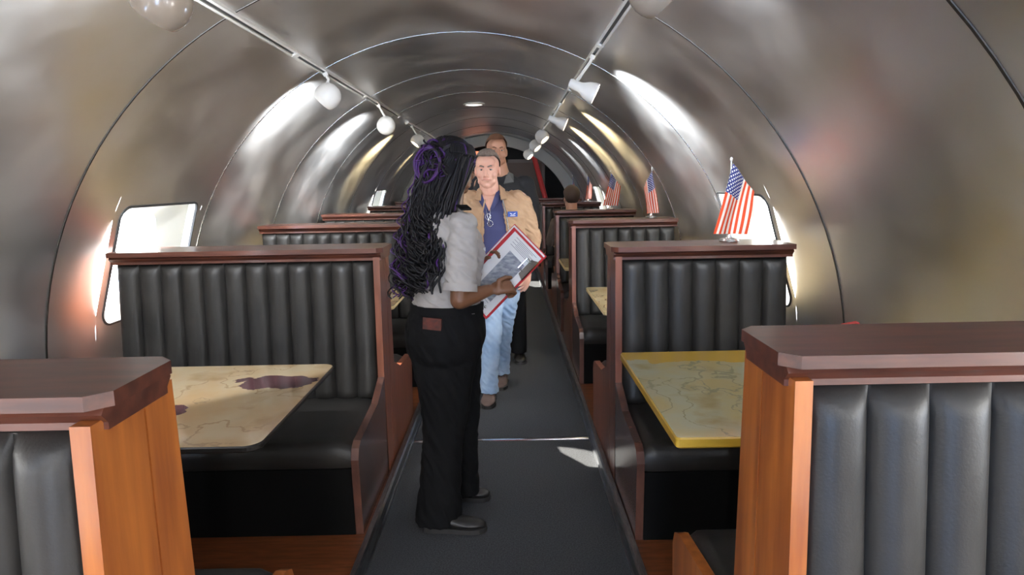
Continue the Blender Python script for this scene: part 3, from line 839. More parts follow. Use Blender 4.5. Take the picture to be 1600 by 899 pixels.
def hand_shapes(bm, w, d, n, thumb_side, curl=25, k=1.0, spread=.10, curls=None, thumb=None):
    """w wrist, d finger direction, n the direction the palm faces, thumb_side = +-1 along d x n"""
    w = V(w); d = V(d).normalized(); n = V(n); n = (n-d*n.dot(d)).normalized(); s = d.cross(n)*thumb_side
    tube(bm, [w-d*.02*k, w+d*.02*k], [.025*k, .026*k], 12, True, flat=.72, ref=s)
    L = [.074, .082, .076, .058]; kn = []
    for i in range(4):
        off = (1.5-i)*.0205*k
        b = w + d*.015*k + s*off*.6; e = w + d*(.090-.004*abs(i-1.2))*k + s*off
        kn.append(e)
        tube(bm, [b, (b+e)/2 - n*.002, e], [.0145*k, .0150*k, .0118*k], 10, True)
        cu = (curls[i] if curls else curl)
        dd = (d + s*spread*(1.5-i)*.5).normalized(); p = e; a = 0
        pts = [p]
        for j, fr in enumerate((.45, .31, .24)):
            a += R(cu*(1, 1.15, .8)[j])
            v = dd*math.cos(a) + n*math.sin(a)
            p = p + v*L[i]*fr*k*1.05; pts.append(p)
        tube(bm, pts, [.0100*k, .0094*k, .0086*k, .0076*k], 10, True)
    b = w + d*.022*k + s*.022*k
    if thumb: t = [b] + [V(q) for q in thumb]
    else: t = [b, b + (d*.55+s*.7+n*.25).normalized()*.040*k, b + (d*.55+s*.7+n*.25).normalized()*.040*k + (d*.85+s*.35+n*.4).normalized()*.034*k, b + (d*.55+s*.7+n*.25).normalized()*.040*k + (d*.85+s*.35+n*.4).normalized()*.034*k + (d*.9+n*.5).normalized()*.024*k]
    tube(bm, t, [.0160*k, .0130*k, .0110*k, .0088*k][:len(t)], 10, True)

def shoe(root, heel, toe, z0, m, w=.045, h=.075, name='shoe'):
    heel = V(heel); toe = V(toe); d = (toe-heel); L = d.length; d.normalize(); s = V((-d.y, d.x, 0)).normalized(); u = V((0, 0, 1))
    bm = BM(); rs = []
    for t, ww, hh in ((0, .55, .55), (.03, .8, .85), (.12, .88, 1.0), (.28, .84, 1.02), (.42, .86, .86), (.58, .98, .68), (.75, 1.0, .58), (.88, .86, .50), (.97, .55, .40), (1.0, .30, .28)):
        c = heel+d*L*t; ring = []
        for i in range(16):
            a = 2*PI*i/16
            x = math.cos(a)*w*ww; z = math.sin(a)
            zz = .018 + (h-.018)*hh*(.5+.5*z) if z > -.99 else .018
            ring.append(c + s*x*(1 if z < .2 else 1-.35*(z-.2)) + u*(zz+z0))
        rs.append(ring)
    rings(bm, rs, True); sh = obj(name, bm, m, root, smooth=True, auto=60)
    bm = BM(); out = []
    for t, ww in ((0, .45), (.02, .75), (.12, .92), (.4, .84), (.6, 1.0), (.78, 1.06), (.92, .85), (1.0, .5), (1.02, .2)):
        c = heel+d*L*t; out.append([c+s*w*ww+u*(z0+.001), c-s*w*ww+u*(z0+.001), c-s*w*ww+u*(z0+.022), c+s*w*ww+u*(z0+.022)])
    rings(bm, out, True); obj('sole', bm, M['sole'], sh, smooth=False)
    # laces
    bm = BM()
    for t in (.40, .47, .54):
        c = heel+d*L*t+u*(z0+h*(.90-.35*(t-.40)/.14*.5)-.002)
        tube(bm, [c+s*.020, c+u*.006, c-s*.020], .0028, 6, True)
    obj('laces', bm, M['sole'], sh)
    return sh

# ---- the long-haired person with the clipboard, side on to the camera
wo_ = empty('person', (-.27, 2.90, 0), 'person with long black and purple braids, pale shirt and black trousers, holding a clipboard', 'person')
IW = Matrix.Translation(V((-.27, 2.90, 0))).inverted()
def under(root):
    """things below were laid out in room coordinates: move them under the root"""
    inv = Matrix.Translation(root.location).inverted()
    def shift(o):
        o.data.transform(inv)
        for c in o.children: shift(c)
    for c in list(root.children): shift(c)

yw = -68                                    # she faces +x and a little away
F = Fr((-.27, 2.91, 0), yw)
sx, fy = F.d(1, 0, 0), F.d(0, 1, 0)          # sx towards her right (the camera), fy forward
def T(z, cx, cf, rx, rf, sq=2.2, n=28): return oval(V((-.27, 2.91, z)) + sx*cx + fy*cf, sx, fy, rx, rf, n, sq=sq)
HF = Fr((-.232, 2.965, 1.585), -42, -6, 0)    # her head turned towards the man
sh_r = V((-.185, 2.765, 1.345)); sh_l = V((-.275, 3.085, 1.345))
el_r = V((-.205, 2.715, 1.045)); wr_r = V((-.088, 2.800, 1.068))
el_l = V((-.165, 3.17, 1.08)); wr_l = V((-.09, 3.085, 1.155))
bm = BM()
head_shapes(bm, HF, .98)
tube(bm, [V((-.262, 2.93, 1.38)), V((-.242, 2.95, 1.46)), V((-.236, 2.955, 1.53))], [.060, .052, .052], 16, True)
rings(bm, [T(.80, 0, -.01, .14, .10), T(.95, 0, 0, .125, .095), T(1.06, 0, .01, .115, .085), T(1.2, 0, .015, .135, .095), T(1.32, 0, .005, .15, .085), T(1.39, 0, -.005, .10, .055)])
for a, b, c in ((sh_r, el_r, wr_r), (sh_l, el_l, wr_l)):
    tube(bm, [a+V((0, 0, -.03)), a*.5+b*.5, b], [.044, .045, .040], 14, True)
    tube(bm, [b, b*.6+c*.4, c], [.041, .037, .025], 14, True)
for s in (-1, 1):
    hp = V((-.27, 2.91, .84)) + sx*s*-.085
    kn = V((-.272 if s < 0 else -.255, 2.84 if s < 0 else 3.0, .47)); an = V((-.345, 2.80, .09)) if s < 0 else V((-.235, 3.06, .09))
    tube(bm, [hp, hp*.5+kn*.5, kn], [.082, .068, .050], 14, True); tube(bm, [kn, kn*.6+an*.4, an], [.050, .048, .034], 14, True)
# right hand: grips the clipboard's lower edge, thumb on the sheet
hd_r = (V((.010, 2.822, 1.088))-wr_r).normalized()
hand_shapes(bm, wr_r+hd_r*.015, hd_r, V((.25, .75, -.60)), -1, k=.92, curls=(58, 62, 66, 70), thumb=[wr_r+V((.045, .004, .042)), wr_r+V((.072, .014, .052)), wr_r+V((.095, .022, .050))])
hand_shapes(bm, wr_l, V((.35, -.45, .45)), V((.5, -.7, .2)), -1, k=.92, curls=(30, 32, 34, 36))
body = fuse('body', bm, M['skin_brown'], wo_, .0042, 2)
face_parts(HF, body, None, M['lip'], M['hair_black'], .98)
# shirt: short sleeves, worn tucked in
bm = BM()
rings(bm, [T(.955, 0, -.012, .165, .150), T(1.00, 0, -.008, .160, .148), T(1.06, 0, .0, .150, .138), T(1.14, 0, .012, .155, .135), T(1.22, 0, .022, .165, .143), T(1.29, 0, .015, .172, .132), T(1.345, 0, .004, .172, .105), T(1.385, 0, -.004, .125, .082), T(1.415, 0, -.006, .075, .066)])
for s, (a, b) in ((1, (sh_r, el_r)), (-1, (sh_l, el_l))):
    a2 = a + (V((-.23, 2.925, 1.36))-a)*.25 + V((0, 0, -.005))
    tube(bm, [a2, a+V((0, 0, -.03)), a*.62+b*.38, a*.12+b*.88], [.060, .061, .063, .068], 20, False, flat=1.0)
    ell(bm, a2, (.066, .066, .060)); ell(bm, a+V((0, 0, .0)), (.061, .061, .058))
sh_ = fuse('shirt', bm, M['shirt'], wo_, .0055, 4, fold=.0075)
# sleeve hems, collar, epaulettes
for a, b in ((sh_r, el_r), (sh_l, el_l)):
    bm = BM(); p0 = a*.22+b*.78; p1 = a*.115+b*.885
    tube(bm, [p0, p1], [.0695, .0715], 24); obj('sleeve_hem', bm, M['shirt'], sh_, smooth=True, auto=40)
bm = BM(); rings(bm, [T(1.405, 0, .0, .082, .074), T(1.445, 0, -.004, .064, .060), T(1.442, 0, -.004, .058, .054), T(1.40, 0, 0, .074, .066)], False)
obj('collar', bm, M['shirt'], sh_, smooth=True)
for a in (sh_r, sh_l):
    c0 = V((-.238, 2.925, 1.412)); q = a+V((0.015, 0, .062)); p = c0 + (q-c0)*.35
    bm = BM(); d = (q-p); w = fy*.022; up_ = V((0, 0, .005))
    rings(bm, [[p-w+up_*2, p+w+up_*2, p+w+up_*3.4, p-w+up_*3.4], [(p+q)/2-w+up_*2.4, (p+q)/2+w+up_*2.4, (p+q)/2+w+up_*4, (p+q)/2-w+up_*4], [q-w, q+w, q+w+up_*1.5, q-w+up_*1.5]])
    obj('epaulette', bm, M['black_cloth'], sh_)
bm = BM(); c = V((-.11, 2.86, 1.235)); 
box(bm, -.018, .018, -.003, .003, -.009, .009, Matrix.Translation(c) @ Matrix.Rotation(R(65), 4, 'Z')); obj('badge', bm, M['steel'], sh_)
# trousers: hips, then two bootcut legs
bm = BM()
rings(bm, [T(.725, 0, -.030, .150, .125), T(.78, 0, -.030, .178, .160), T(.85, 0, -.022, .186, .178), T(.92, 0, -.014, .176, .170), T(.985, 0, -.008, .164, .155), T(1.0, 0, -.006, .160, .150)])
def leg(bm, pts):
    rings(bm, [oval(V((x, y, z)), V((1, 0, 0)), V((0, 1, 0)), rx, ry, 24) for x, y, z, rx, ry in pts])
leg(bm, [(-.285, 2.835, .80, .150, .095), (-.290, 2.833, .70, .133, .095), (-.290, 2.835, .58, .112, .085), (-.297, 2.830, .47, .098, .075), (-.310, 2.825, .36, .090, .070), (-.322, 2.815, .24, .092, .070), (-.328, 2.808, .12, .100, .074), (-.335, 2.80, .028, .108, .078)])
leg(bm, [(-.270, 2.995, .80, .140, .092), (-.262, 3.00, .70, .125, .092), (-.248, 3.00, .58, .108, .082), (-.240, 3.005, .47, .093, .073), (-.242, 3.02, .36, .083, .068), (-.245, 3.035, .24, .080, .068), (-.248, 3.05, .12, .084, .070), (-.250, 3.06, .040, .092, .074)])
tr = fuse('trousers', bm, M['black_cloth'], wo_, .006, 4, fold=.006, fs=(8, 8, 9))
bm = BM(); rings(bm, [T(.972, 0, -.008, .170, .160), T(1.004, 0, -.006, .167, .157), T(1.004, 0, -.006, .15, .14), T(.972, 0, -.008, .15, .14)], False)
bt = obj('belt', bm, M['black_cloth'], tr, smooth=True, auto=50)
bm = BM()
for dz in (.985, .955): ell(bm, V((-.27, 2.91, dz))+sx*-.105*-1+fy*.135, .006, None, 10, 8)
obj('stud', bm, M['steel'], tr, smooth=True)
# red wallet half out of the back pocket
bm = BM()
c = V((-.325, 2.727, .945))
box(bm, -.040, .040, .002, .012, -.028, .022, Matrix.Translation(c) @ Matrix.Rotation(R(-14), 4, 'Z') @ Matrix.Rotation(R(4), 4, 'Y'))
obj('pocket_patch', bm, mat('rust red leather patch', (.13, .022, .010), .6, col2=(.05, .012, .008), noise_scale=40), tr, bevel=.004)['label'] = 'rust red patch at the back pocket'
shoe(wo_, (-.395, 2.79, 0), (-.125, 2.765, 0), 0, M['shoe'], .047, .085)
shoe(wo_, (-.335, 3.09, 0), (-.115, 3.06, 0), 0, M['shoe'], .046, .082)

# hair: a close cap of drawn-back braids, then long curly braids down the back
rnd = random.Random(11)
bm = BM(); m_ = HF.m
ell(bm, HF.p(0, -.020, .040), (.092, .112, .094), m_, 28, 20); ell(bm, HF.p(0, -.062, -.01), (.085, .070, .085), m_, 24, 16)
ell(bm, HF.p(-.050, -.075, .012), (.060, .050, .060), m_)
M['hair_mass'] = mat('black hair mass', (.007, .006, .007), .7, spec=.2)
cap_ = fuse('hair', bm, M['hair_mass'], wo_, .006, 3)
def hp(ax, el, r=1.0):                        # point on the hair cap: ax = degrees round from the brow, el = up
    a, e = R(ax), R(el)
    return HF.p(.095*math.sin(a)*math.cos(e)*r, (-.020+.114*math.cos(a)*math.cos(e)*r), .040+.097*math.sin(e)*r)
bmk, bmp = BM(), BM()
knot = HF.p(.012, -.135, .005)
# cornrows from the hairline back to the knot
for i in range(58):
    ax = -128 + 256*i/57
    pts = []
    for t in range(9):
        q = t/8; el = 8+ (62-8)*math.sin(q*PI*.5)*(1-.3*abs(ax)/125); a = ax*(1-q*.15)
        P_ = hp(ax*(1-.25*q) if abs(ax) < 90 else ax, el*1.0, 1.01)
        back = knot + V((rnd.uniform(-.01, .01),)*3)
        w = max(0, (q-.35)/.65)**1.3
        p = P_*(1-w) + back*w
        # keep outside of the cap
        c = HF.p(0, -.03, .03); dv = p-c
        if dv.length < .098: p = c + dv.normalized()*.101
        pts.append(p)
    tube(bmp if i % 9 == 4 else bmk, pts, .0058, 7, True)
# puff of curls coiled round the knot
for i in range(46):
    a = rnd.uniform(0, 2*PI); rr_ = rnd.uniform(.035, .085)
    c = knot + HF.d(math.cos(a)*rr_*.95, rnd.uniform(-.025, .012), math.sin(a)*rr_*1.0-.012)
    r = rnd.uniform(.012, .026); ph = rnd.uniform(0, 6); ax1 = V((rnd.gauss(0, 1), rnd.gauss(0, 1), rnd.gauss(0, 1))).normalized(); s, t, _ = frame_of(ax1)
    pts = [c + (s*math.cos(ph+k*.55)+t*math.sin(ph+k*.55))*r + ax1*k*.0022 for k in range(14)]
    tube(bmp if rnd.random() < .50 else bmk, pts, rnd.uniform(.0028, .0042), 6, True)
for kq in range(3):     # the ring of purple braid round the knot
    pts = [knot + HF.d(math.cos(a)*(.062+.006*kq), -.018-.006*kq+.006*math.sin(a*3+kq), math.sin(a)*(.066+.005*kq)-.01) for a in [2*PI*k/26+kq for k in range(25)]]
    tube(bmp, pts, .0058, 7, True)
# hanging braids
def strand(start, end, curl_r, turns, r, purple, side=0, waist=.62):
    ph = rnd.uniform(0, 6.28); n = int(18+turns*7); pts = []
    for k in range(n+1):
        t = k/n
        p = start.lerp(end, t)
        p += V((-.050, -.02, 0))*math.sin(t*PI)*.8           # bows back off the shoulders
        amp = curl_r*max(0, (t-.18)/.82)**.8
        p += V((math.cos(ph+turns*6.28*t), math.sin(ph+turns*6.28*t), 0))*amp
        pts.append(p)
    tube(bmp if purple else bmk, pts, [r*(1-.35*k/n) for k in range(n+1)], 6, True)
for i in range(330):
    u = rnd.random(); v = rnd.random()
    # starts round the back of the head, ends spread across the back
    a = rnd.uniform(95, 265)
    st = hp(a, rnd.uniform(-42, 18), .95)
    ex = -.485 + .19*u + .03*v; ey = 2.74 + .34*v**1.4
    ez = 1.02 + .10*rnd.random() + .14*abs(u-.25)
    en = V((ex, ey, ez))
    lim = st.x
    purple = (rnd.random() < .035) or (u < .25 and rnd.random() < .36)
    strand(st, en, rnd.uniform(.010, .034), rnd.uniform(4, 10), rnd.uniform(.0032, .0056), purple)
# a few straighter braids over the near shoulder
for i in range(46):
    st = hp(rnd.uniform(32, 112), rnd.uniform(-30, 15), 1.0)
    t = rnd.random()
    mid = V((-.205-.085*t, 2.80+.05*rnd.random(), 1.415+.02*t))
    en = V((-.325+.05*rnd.random()-.04*t, 2.715+.04*rnd.random(), (1.07 if i % 4 == 0 else 1.16)+.12*rnd.random()))
    ph = rnd.uniform(0, 6); pts = []
    n = 46
    for k in range(n+1):
        q = k/n; p = st*(1-q)**2 + mid*2*q*(1-q)*1.0 + en*q*q
        amp = .009*max(0, q-.35)/.65
        p += V((math.cos(ph+q*40), math.sin(ph+q*40), 0))*amp; pts.append(p)
    tube(bmp if i % 13 == 3 else bmk, pts, .0046, 6, True)
# bulk behind the strands so that no light shows through the fall
bmf = BM()
rs = []
for z, x, y, rx, ry in ((1.60, -.30, 2.90, .07, .07), (1.52, -.318, 2.895, .078, .095), (1.42, -.345, 2.89, .088, .12), (1.32, -.375, 2.89, .085, .135), (1.22, -.395, 2.89, .072, .14), (1.14, -.405, 2.89, .055, .13), (1.08, -.41, 2.89, .03, .09)):
    rs.append(oval(V((x, y, z)), V((1, 0, 0)), V((0, 1, 0)), rx*.78, ry*.74, 22))
rings(bmf, rs)
ff = fuse('hair_fall', bmf, M['hair_mass'], cap_, .007, 2)
obj('black_braids', bmk, M['hair_black'], cap_, smooth=True)
obj('purple_braids', bmp, M['hair_purple'], cap_, smooth=True)['label'] = 'purple braids and curls'
under(wo_)

# ---- clipboard with papers, held at a slant
ud = V((-.70, 0, -.715)).normalized(); vd = V((-.55, .70, .45)); vd = (vd-ud*vd.dot(ud)).normalized(); nd = ud.cross(vd).normalized()
if nd.y > 0: nd = -nd
org = V((.150, 2.845, 1.196))                 # right corner
def CB(a, b, c): return org+ud*a+vd*b+nd*c
cl = empty('clipboard', org, 'red clipboard folder with printed white sheets, held in the braided person\'s hand', 'clipboard')
def slab(name, a0, a1, b0, b1, c0, c1, m, parent, bevel=0):
    bm = BM()
    rings(bm, [[CB(a, b, c) for a, b in ((a0, b0), (a1, b0), (a1, b1), (a0, b1))] for c in (c0, c1)])
    return obj(name, bm, m, parent, bevel=bevel)
slab('folder', 0, .365, 0, .245, -.004, 0, M['folder'], cl, .0015)
slab('back_folder', -.012, .355, .004, .262, -.012, -.007, M['folder'], cl, .0015)
slab('back_sheet', -.008, .350, .008, .257, -.0068, -.0045, M['paper'], cl)
sh1 = slab('sheet', .010, .355, .008, .222, .0005, .0025, M['paper'], cl)
slab('picture', .085, .30, .045, .165, .0026, .0030, M['print'], sh1)
bm = BM()
for i in range(9):
    a = .022+i*.0065
    if i > 6: a = .310+(i-7)*.012
    bb = .03+.02*(i % 3)
    rings(bm, [[CB(p, q, c) for p, q in ((a, bb), (a+.002, bb), (a+.002, .19-.03*(i % 2)), (a, .19-.03*(i % 2)))] for c in (.0026, .0029)])
    obj('print_line', bm, M['ink'], sh1); bm = BM()
bm.free()
bm = BM()
rings(bm, [[CB(a, b, c) for a, b in ((.030, .0), (.135, .0), (.125, .035), (.045, .035))] for c in (.003, .010)])
tube(bm, [CB(.055, .03, .010), CB(.05, .055, .014), CB(.11, .055, .014), CB(.105, .03, .010)], .004, 8, True)
obj('clamp', bm, M['steel'], cl, bevel=.001)
under(cl)

# ---- the man in the tan jacket walking towards the camera
def man(root_loc, label, HFm, skin, hairm, top_fn, k=1):
    root = empty('person', root_loc, label, 'person')
    return root
m1 = empty('person', (-.09, 4.70, 0), 'grey-haired man in an open tan jacket, navy shirt and blue jeans, walking up the aisle', 'person')
HM = Fr((-.136, 4.64, 1.602), 176, -4, 0)
A = V((1, 0, 0)); B = V((0, 1, 0))
def TM(z, cx, cy, rx, ry, sq=2.3, n=30): return oval(V((cx, cy, z)), A, B, rx, ry, n, sq=sq)
sL = V((.085, 4.73, 1.395)); sR = V((-.285, 4.72, 1.40))
eL = V((.165, 4.72, 1.125)); wL = V((.128, 4.62, .925)); eR = V((-.345, 4.74, 1.13)); wR = V((-.30, 4.62, .93))
bm = BM(); head_shapes(bm, HM, 1.06)
tube(bm, [V((-.110, 4.71, 1.40)), V((-.125, 4.68, 1.47)), V((-.134, 4.665, 1.54))], [.072, .066, .064], 16, True)
rings(bm, [TM(.85, -.07, 4.70, .15, .10), TM(1.1, -.08, 4.70, .15, .10), TM(1.3, -.10, 4.70, .17, .10), TM(1.40, -.10, 4.71, .14, .07)])
for a, b, c in ((sL, eL, wL), (sR, eR, wR)):
    tube(bm, [a, a*.5+b*.5, b], [.055, .05, .042], 14, True); tube(bm, [b, b*.6+c*.4, c], [.043, .04, .029], 14, True)
for hx, kn, an in (((-.13, 4.68, .86), (-.127, 4.56, .47), (-.155, 4.56, .09)), ((-.01, 4.70, .86), (-.046, 4.77, .46), (-.068, 4.95, .10))):
    hx, kn, an = V(hx), V(kn), V(an)
    tube(bm, [hx, hx*.5+kn*.5, kn], [.072, .056, .046], 14, True); tube(bm, [kn, kn*.6+an*.4, an], [.046, .044, .034], 14, True)
hand_shapes(bm, wL, V((-.10, -.10, -1)), V((-.8, .5, 0)), 1, k=1.05, curls=(14, 18, 22, 26))
hand_shapes(bm, wR, V((.10, -.10, -1)), V((.8, .5, 0)), -1, k=1.05, curls=(14, 18, 22, 26))
b1 = fuse('body', bm, M['skin_fair'], m1, .0045, 2)
face_parts(HM, b1, None, M['lip_pale'], M['hair_grey'], 1.06)
def short_hair(F, k, m, parent, back=1.0):
    bm = BM()
    n, q = 30, 12; out = []
    for shell_, rr_ in ((0, 1.10), (1, .97)):
        for j in range(q+1):
            ring = []
            for i in range(n):
                a = 2*PI*i/n                    # 0 = right, 90 = front
                front = math.sin(a)
                low = 36 if front > .6 else (6 + 30*max(0, (front+.05)/.65) if front > -.05 else 6-(20+28*back)*min(1, (-.05-front)/.5))
                el = low + (90-low)*j/q if shell_ == 0 else 90-(90-low)*j/q
                if j == (q if shell_ == 0 else 0): el = 89
                e = R(el); r = rr_*(1+.012*math.sin(a*9+j))
                ring.append(F.p(k*.0775*math.cos(e)*math.cos(a)*r, k*(-.008+.100*math.cos(e)*math.sin(a)*r), k*(.036+.090*math.sin(e)*r)))
            out.append(ring)
    rings(bm, out, False)
    return obj('hair', bm, m, parent, smooth=True)
short_hair(HM, 1.06, M['hair_grey'], m1)
# navy shirt
bm = BM(); rings(bm, [TM(.90, -.07, 4.69, .165, .118), TM(1.05, -.08, 4.685, .165, .125), TM(1.2, -.09, 4.68, .172, .128), TM(1.32, -.10, 4.685, .180, .115), TM(1.39, -.105, 4.70, .145, .085), TM(1.432, -.112, 4.71, .085, .068)])
s1 = fuse('shirt', bm, M['navy'], m1, .006, 3)
# open neck: a wedge of skin-coloured chest above the placket, built as part of the neck
bm = BM()
rings(bm, [[V((-.172, 4.612, 1.425)), V((-.088, 4.612, 1.425)), V((-.128, 4.566, 1.325))], [V((-.172, 4.66, 1.45)), V((-.088, 4.66, 1.45)), V((-.128, 4.60, 1.325))]])
obj('bare_chest', bm, M['skin_fair'], b1, smooth=False)
for sgn in (-1, 1):
    bm = BM(); cx = -.130
    rings(bm, [[V((cx+sgn*.060, 4.66, 1.470)), V((cx+sgn*.078, 4.65, 1.455)), V((cx+sgn*.062, 4.58, 1.385)), V((cx+sgn*.045, 4.60, 1.41))], [V((cx+sgn*.040, 4.605, 1.425)), V((cx+sgn*.062, 4.59, 1.395)), V((cx+sgn*.030, 4.558, 1.335)), V((cx+sgn*.004, 4.562, 1.322))]])
    obj('shirt_collar', bm, M['navy'], s1)
# jacket: back shell, two front panels left open, sleeves
bm = BM()
def jring(z, cx, cy, rx, ry, openw, th=.016, n=34):
    # outline open at the front (towards -y)
    a0 = math.asin(min(.95, openw/rx)); out_, in_ = [], []
    for i in range(n+1):
        a = -PI/2 + a0 + (2*PI-2*a0)*i/n
        out_.append(V((cx+rx*math.cos(a), cy+ry*math.sin(a), z))); in_.append(V((cx+(rx-th)*math.cos(a), cy+(ry-th)*math.sin(a), z)))
    return out_+in_[::-1]
rings(bm, [jring(.875, -.075, 4.70, .215, .150, .120), jring(.93, -.075, 4.70, .220, .155, .110), jring(1.05, -.08, 4.70, .212, .155, .095), jring(1.18, -.09, 4.695, .212, .160, .080), jring(1.28, -.095, 4.695, .215, .152, .070), jring(1.36, -.10, 4.705, .212, .128, .066), jring(1.415, -.104, 4.712, .165, .105, .062), jring(1.455, -.11, 4.715, .105, .085, .060)])
for a, b, c in ((sL, eL, wL), (sR, eR, wR)):
    a2 = a+V((-.03 if a.x > 0 else .03, 0, 0))
    tube(bm, [a2, a+V((0, 0, -.02)), a*.5+b*.5, b, b*.55+c*.45, b*.08+c*.92], [.078, .080, .074, .068, .062, .052], 18, False)
    ell(bm, a2, (.082, .08, .072))
jk = fuse('jacket', bm, M['jacket'], m1, .006, 3, fold=.008)
for sgn in (-1, 1):
    bm = BM(); cx = -.115
    P0 = [V((cx+sgn*.052, 4.70, 1.495)), V((cx+sgn*.092, 4.70, 1.462)), V((cx+sgn*.105, 4.60, 1.40)), V((cx+sgn*.068, 4.585, 1.395))]
    P1 = [p+V((sgn*.004, -.012, .008)) for p in P0]
    rings(bm, [P0, P1]); obj('jacket_collar', bm, M['jacket'], jk, bevel=.003)
    bm = BM(); yq = 4.548
    pts = [(sgn*.060, 1.40), (sgn*.082, 1.30), (sgn*.100, 1.16), (sgn*.125, .90)]
    tube(bm, [V((cx+.02+p[0], yq+.008 + (.02 if i == 0 else 0), p[1])) for i, p in enumerate(pts)], .005, 8, True)
    obj('zip_edge', bm, M['steel'] if sgn > 0 else M['jacket'], jk)
bm = BM(); box(bm, -.034, .034, -.004, .004, -.018, .018, Matrix.Translation((.030, 4.558, 1.303)) @ Matrix.Rotation(R(18), 4, 'Z')); bd = obj('name_badge', bm, M['badge'], jk, bevel=.001)
bm = BM()
mt = Matrix.Translation((.030, 4.558, 1.303)) @ Matrix.Rotation(R(18), 4, 'Z')
for sgn in (-1, 1):
    rings(bm, [[mt @ V((sgn*x, yy, z)) for x, z in ((.003, .001), (.022, .009), (.018, .003), (.004, -.004))] for yy in (-.0045, -.0058)])
box(bm, -.018, .018, -.0056, -.0042, -.012, -.008, mt)
obj('wings_emblem', bm, M['paper'], bd)
bm = BM(); box(bm, -.004, .004, -.003, .003, -.05, .0, Matrix.Translation((.052, 4.556, 1.22)) @ Matrix.Rotation(R(20), 4, 'Z')); obj('pen', bm, M['black'], jk)
# glasses hooked on the shirt opening
bm = BM(); g0 = V((-.128, 4.546, 1.318))
for sgn in (-1, 1):
    c = g0+V((sgn*.006, -.002, -.030 if sgn < 0 else -.075)); pts = [c+V((math.cos(a)*.018, -.003*math.cos(a), math.sin(a)*.020)) for a in [2*PI*i/16 for i in range(17)]]
    tube(bm, pts, .0022, 6)
tube(bm, [g0+V((-.012, -.004, -.05)), g0+V((.010, -.004, -.056))], .0022, 6)
tube(bm, [g0+V((-.018, 0, .02)), g0+V((-.010, -.005, -.03)), g0+V((.008, -.004, -.10))], .002, 6)
tube(bm, [g0+V((.010, 0, .022)), g0+V((.004, -.005, -.03)), g0+V((-.006, -.004, -.09))], .002, 6)
obj('glasses', bm, M['chrome'], s1, smooth=True)
# jeans
bm = BM(); rings(bm, [TM(.78, -.07, 4.70, .155, .105), TM(.84, -.07, 4.70, .175, .125), TM(.92, -.07, 4.70, .170, .122), TM(.96, -.072, 4.70, .165, .118)])
leg(bm, [(-.140, 4.69, .84, .088, .100), (-.137, 4.66, .72, .090, .098), (-.132, 4.60, .60, .078, .088), (-.126, 4.55, .48, .068, .075), (-.135, 4.545, .36, .066, .072), (-.148, 4.55, .24, .064, .072), (-.156, 4.555, .12, .066, .078), (-.158, 4.555, .065, .070, .084)])
leg(bm, [(-.005, 4.71, .84, .088, .100), (-.015, 4.71, .72, .088, .098), (-.030, 4.73, .60, .075, .085), (-.045, 4.76, .48, .066, .072), (-.055, 4.82, .36, .064, .068), (-.062, 4.88, .24, .060, .066), (-.068, 4.94, .12, .060, .070), (-.070, 4.955, .080, .064, .074)])
fuse('jeans', bm, M['jeans'], m1, .006, 3, fold=.006, fs=(9, 9, 16))
shoe(m1, (-.150, 4.64, 0), (-.165, 4.36, 0), 0, M['shoe_brown'], .050, .085)
shoe(m1, (-.062, 5.04, 0), (-.082, 4.77, 0), 0, M['shoe_brown'], .048, .085)
under(m1)

# ---- the taller man behind, in black
m2 = empty('person', (-.03, 5.62, 0), 'taller brown-haired man in black, standing behind the man in the tan jacket', 'person')
HN = Fr((-.085, 5.57, 1.765), 188, -2, 0)
bm = BM(); head_shapes(bm, HN, 1.06)
tube(bm, [V((-.04, 5.63, 1.52)), V((-.065, 5.60, 1.62)), V((-.08, 5.59, 1.70))], [.080, .070, .068], 16, True)
rings(bm, [TM(.9, -.03, 5.62, .15, .10), TM(1.2, -.03, 5.62, .16, .10), TM(1.45, -.035, 5.62, .18, .10), TM(1.54, -.035, 5.62, .14, .07)])
ar = []
for s in (-1, 1):
    a = V((-.03+s*.195, 5.63, 1.50)); b = V((-.03+s*.235, 5.66, 1.20)); c = V((-.03+s*.215, 5.58, .97))
    ar.append((a, b, c)); tube(bm, [a, b], [.056, .044], 14, True); tube(bm, [b, c], [.045, .030], 14, True)
    hand_shapes(bm, c, V((0, -.05, -1)), V((-s, .3, 0)), -s*-1, k=1.08, curls=(16, 20, 24, 28))
    tube(bm, [V((-.03+s*.09, 5.62, .92)), V((-.03+s*.10, 5.60, .50)), V((-.03+s*.10, 5.64, .09))], [.09, .055, .038], 14, True)
b2 = fuse('body', bm, M['skin_tan'], m2, .006, 2)
face_parts(HN, b2, None, M['lip'], M['hair_brown'], 1.06)
short_hair(HN, 1.06, M['hair_brown'], m2)
bm = BM(); rings(bm, [TM(.90, -.03, 5.62, .19, .13), TM(1.1, -.03, 5.62, .185, .135), TM(1.3, -.03, 5.62, .20, .14), TM(1.45, -.03, 5.62, .205, .13), TM(1.53, -.035, 5.625, .15, .095), TM(1.575, -.04, 5.625, .09, .078)])
for a, b, c in ar:
    a2 = V((a.x*.85, a.y, a.z)); tube(bm, [a2, a*.5+b*.5, b, b*.1+c*.9], [.082, .076, .068, .052], 16, False); ell(bm, a2, (.085, .08, .07))
j2 = fuse('jacket', bm, M['denim_black'], m2, .007, 3)
for s in (-1, 1):
    bm = BM(); P0 = [V((-.05+s*.05, 5.60, 1.60)), V((-.05+s*.10, 5.60, 1.575)), V((-.05+s*.10, 5.50, 1.51)), V((-.05+s*.02, 5.49, 1.50))]
    rings(bm, [P0, [p+V((0, -.010, .006)) for p in P0]]); obj('collar', bm, mat('grey collar', (.10, .10, .10), .8), j2)
bm = BM(); rings(bm, [TM(.80, -.03, 5.62, .16, .11), TM(.96, -.03, 5.62, .175, .12)])
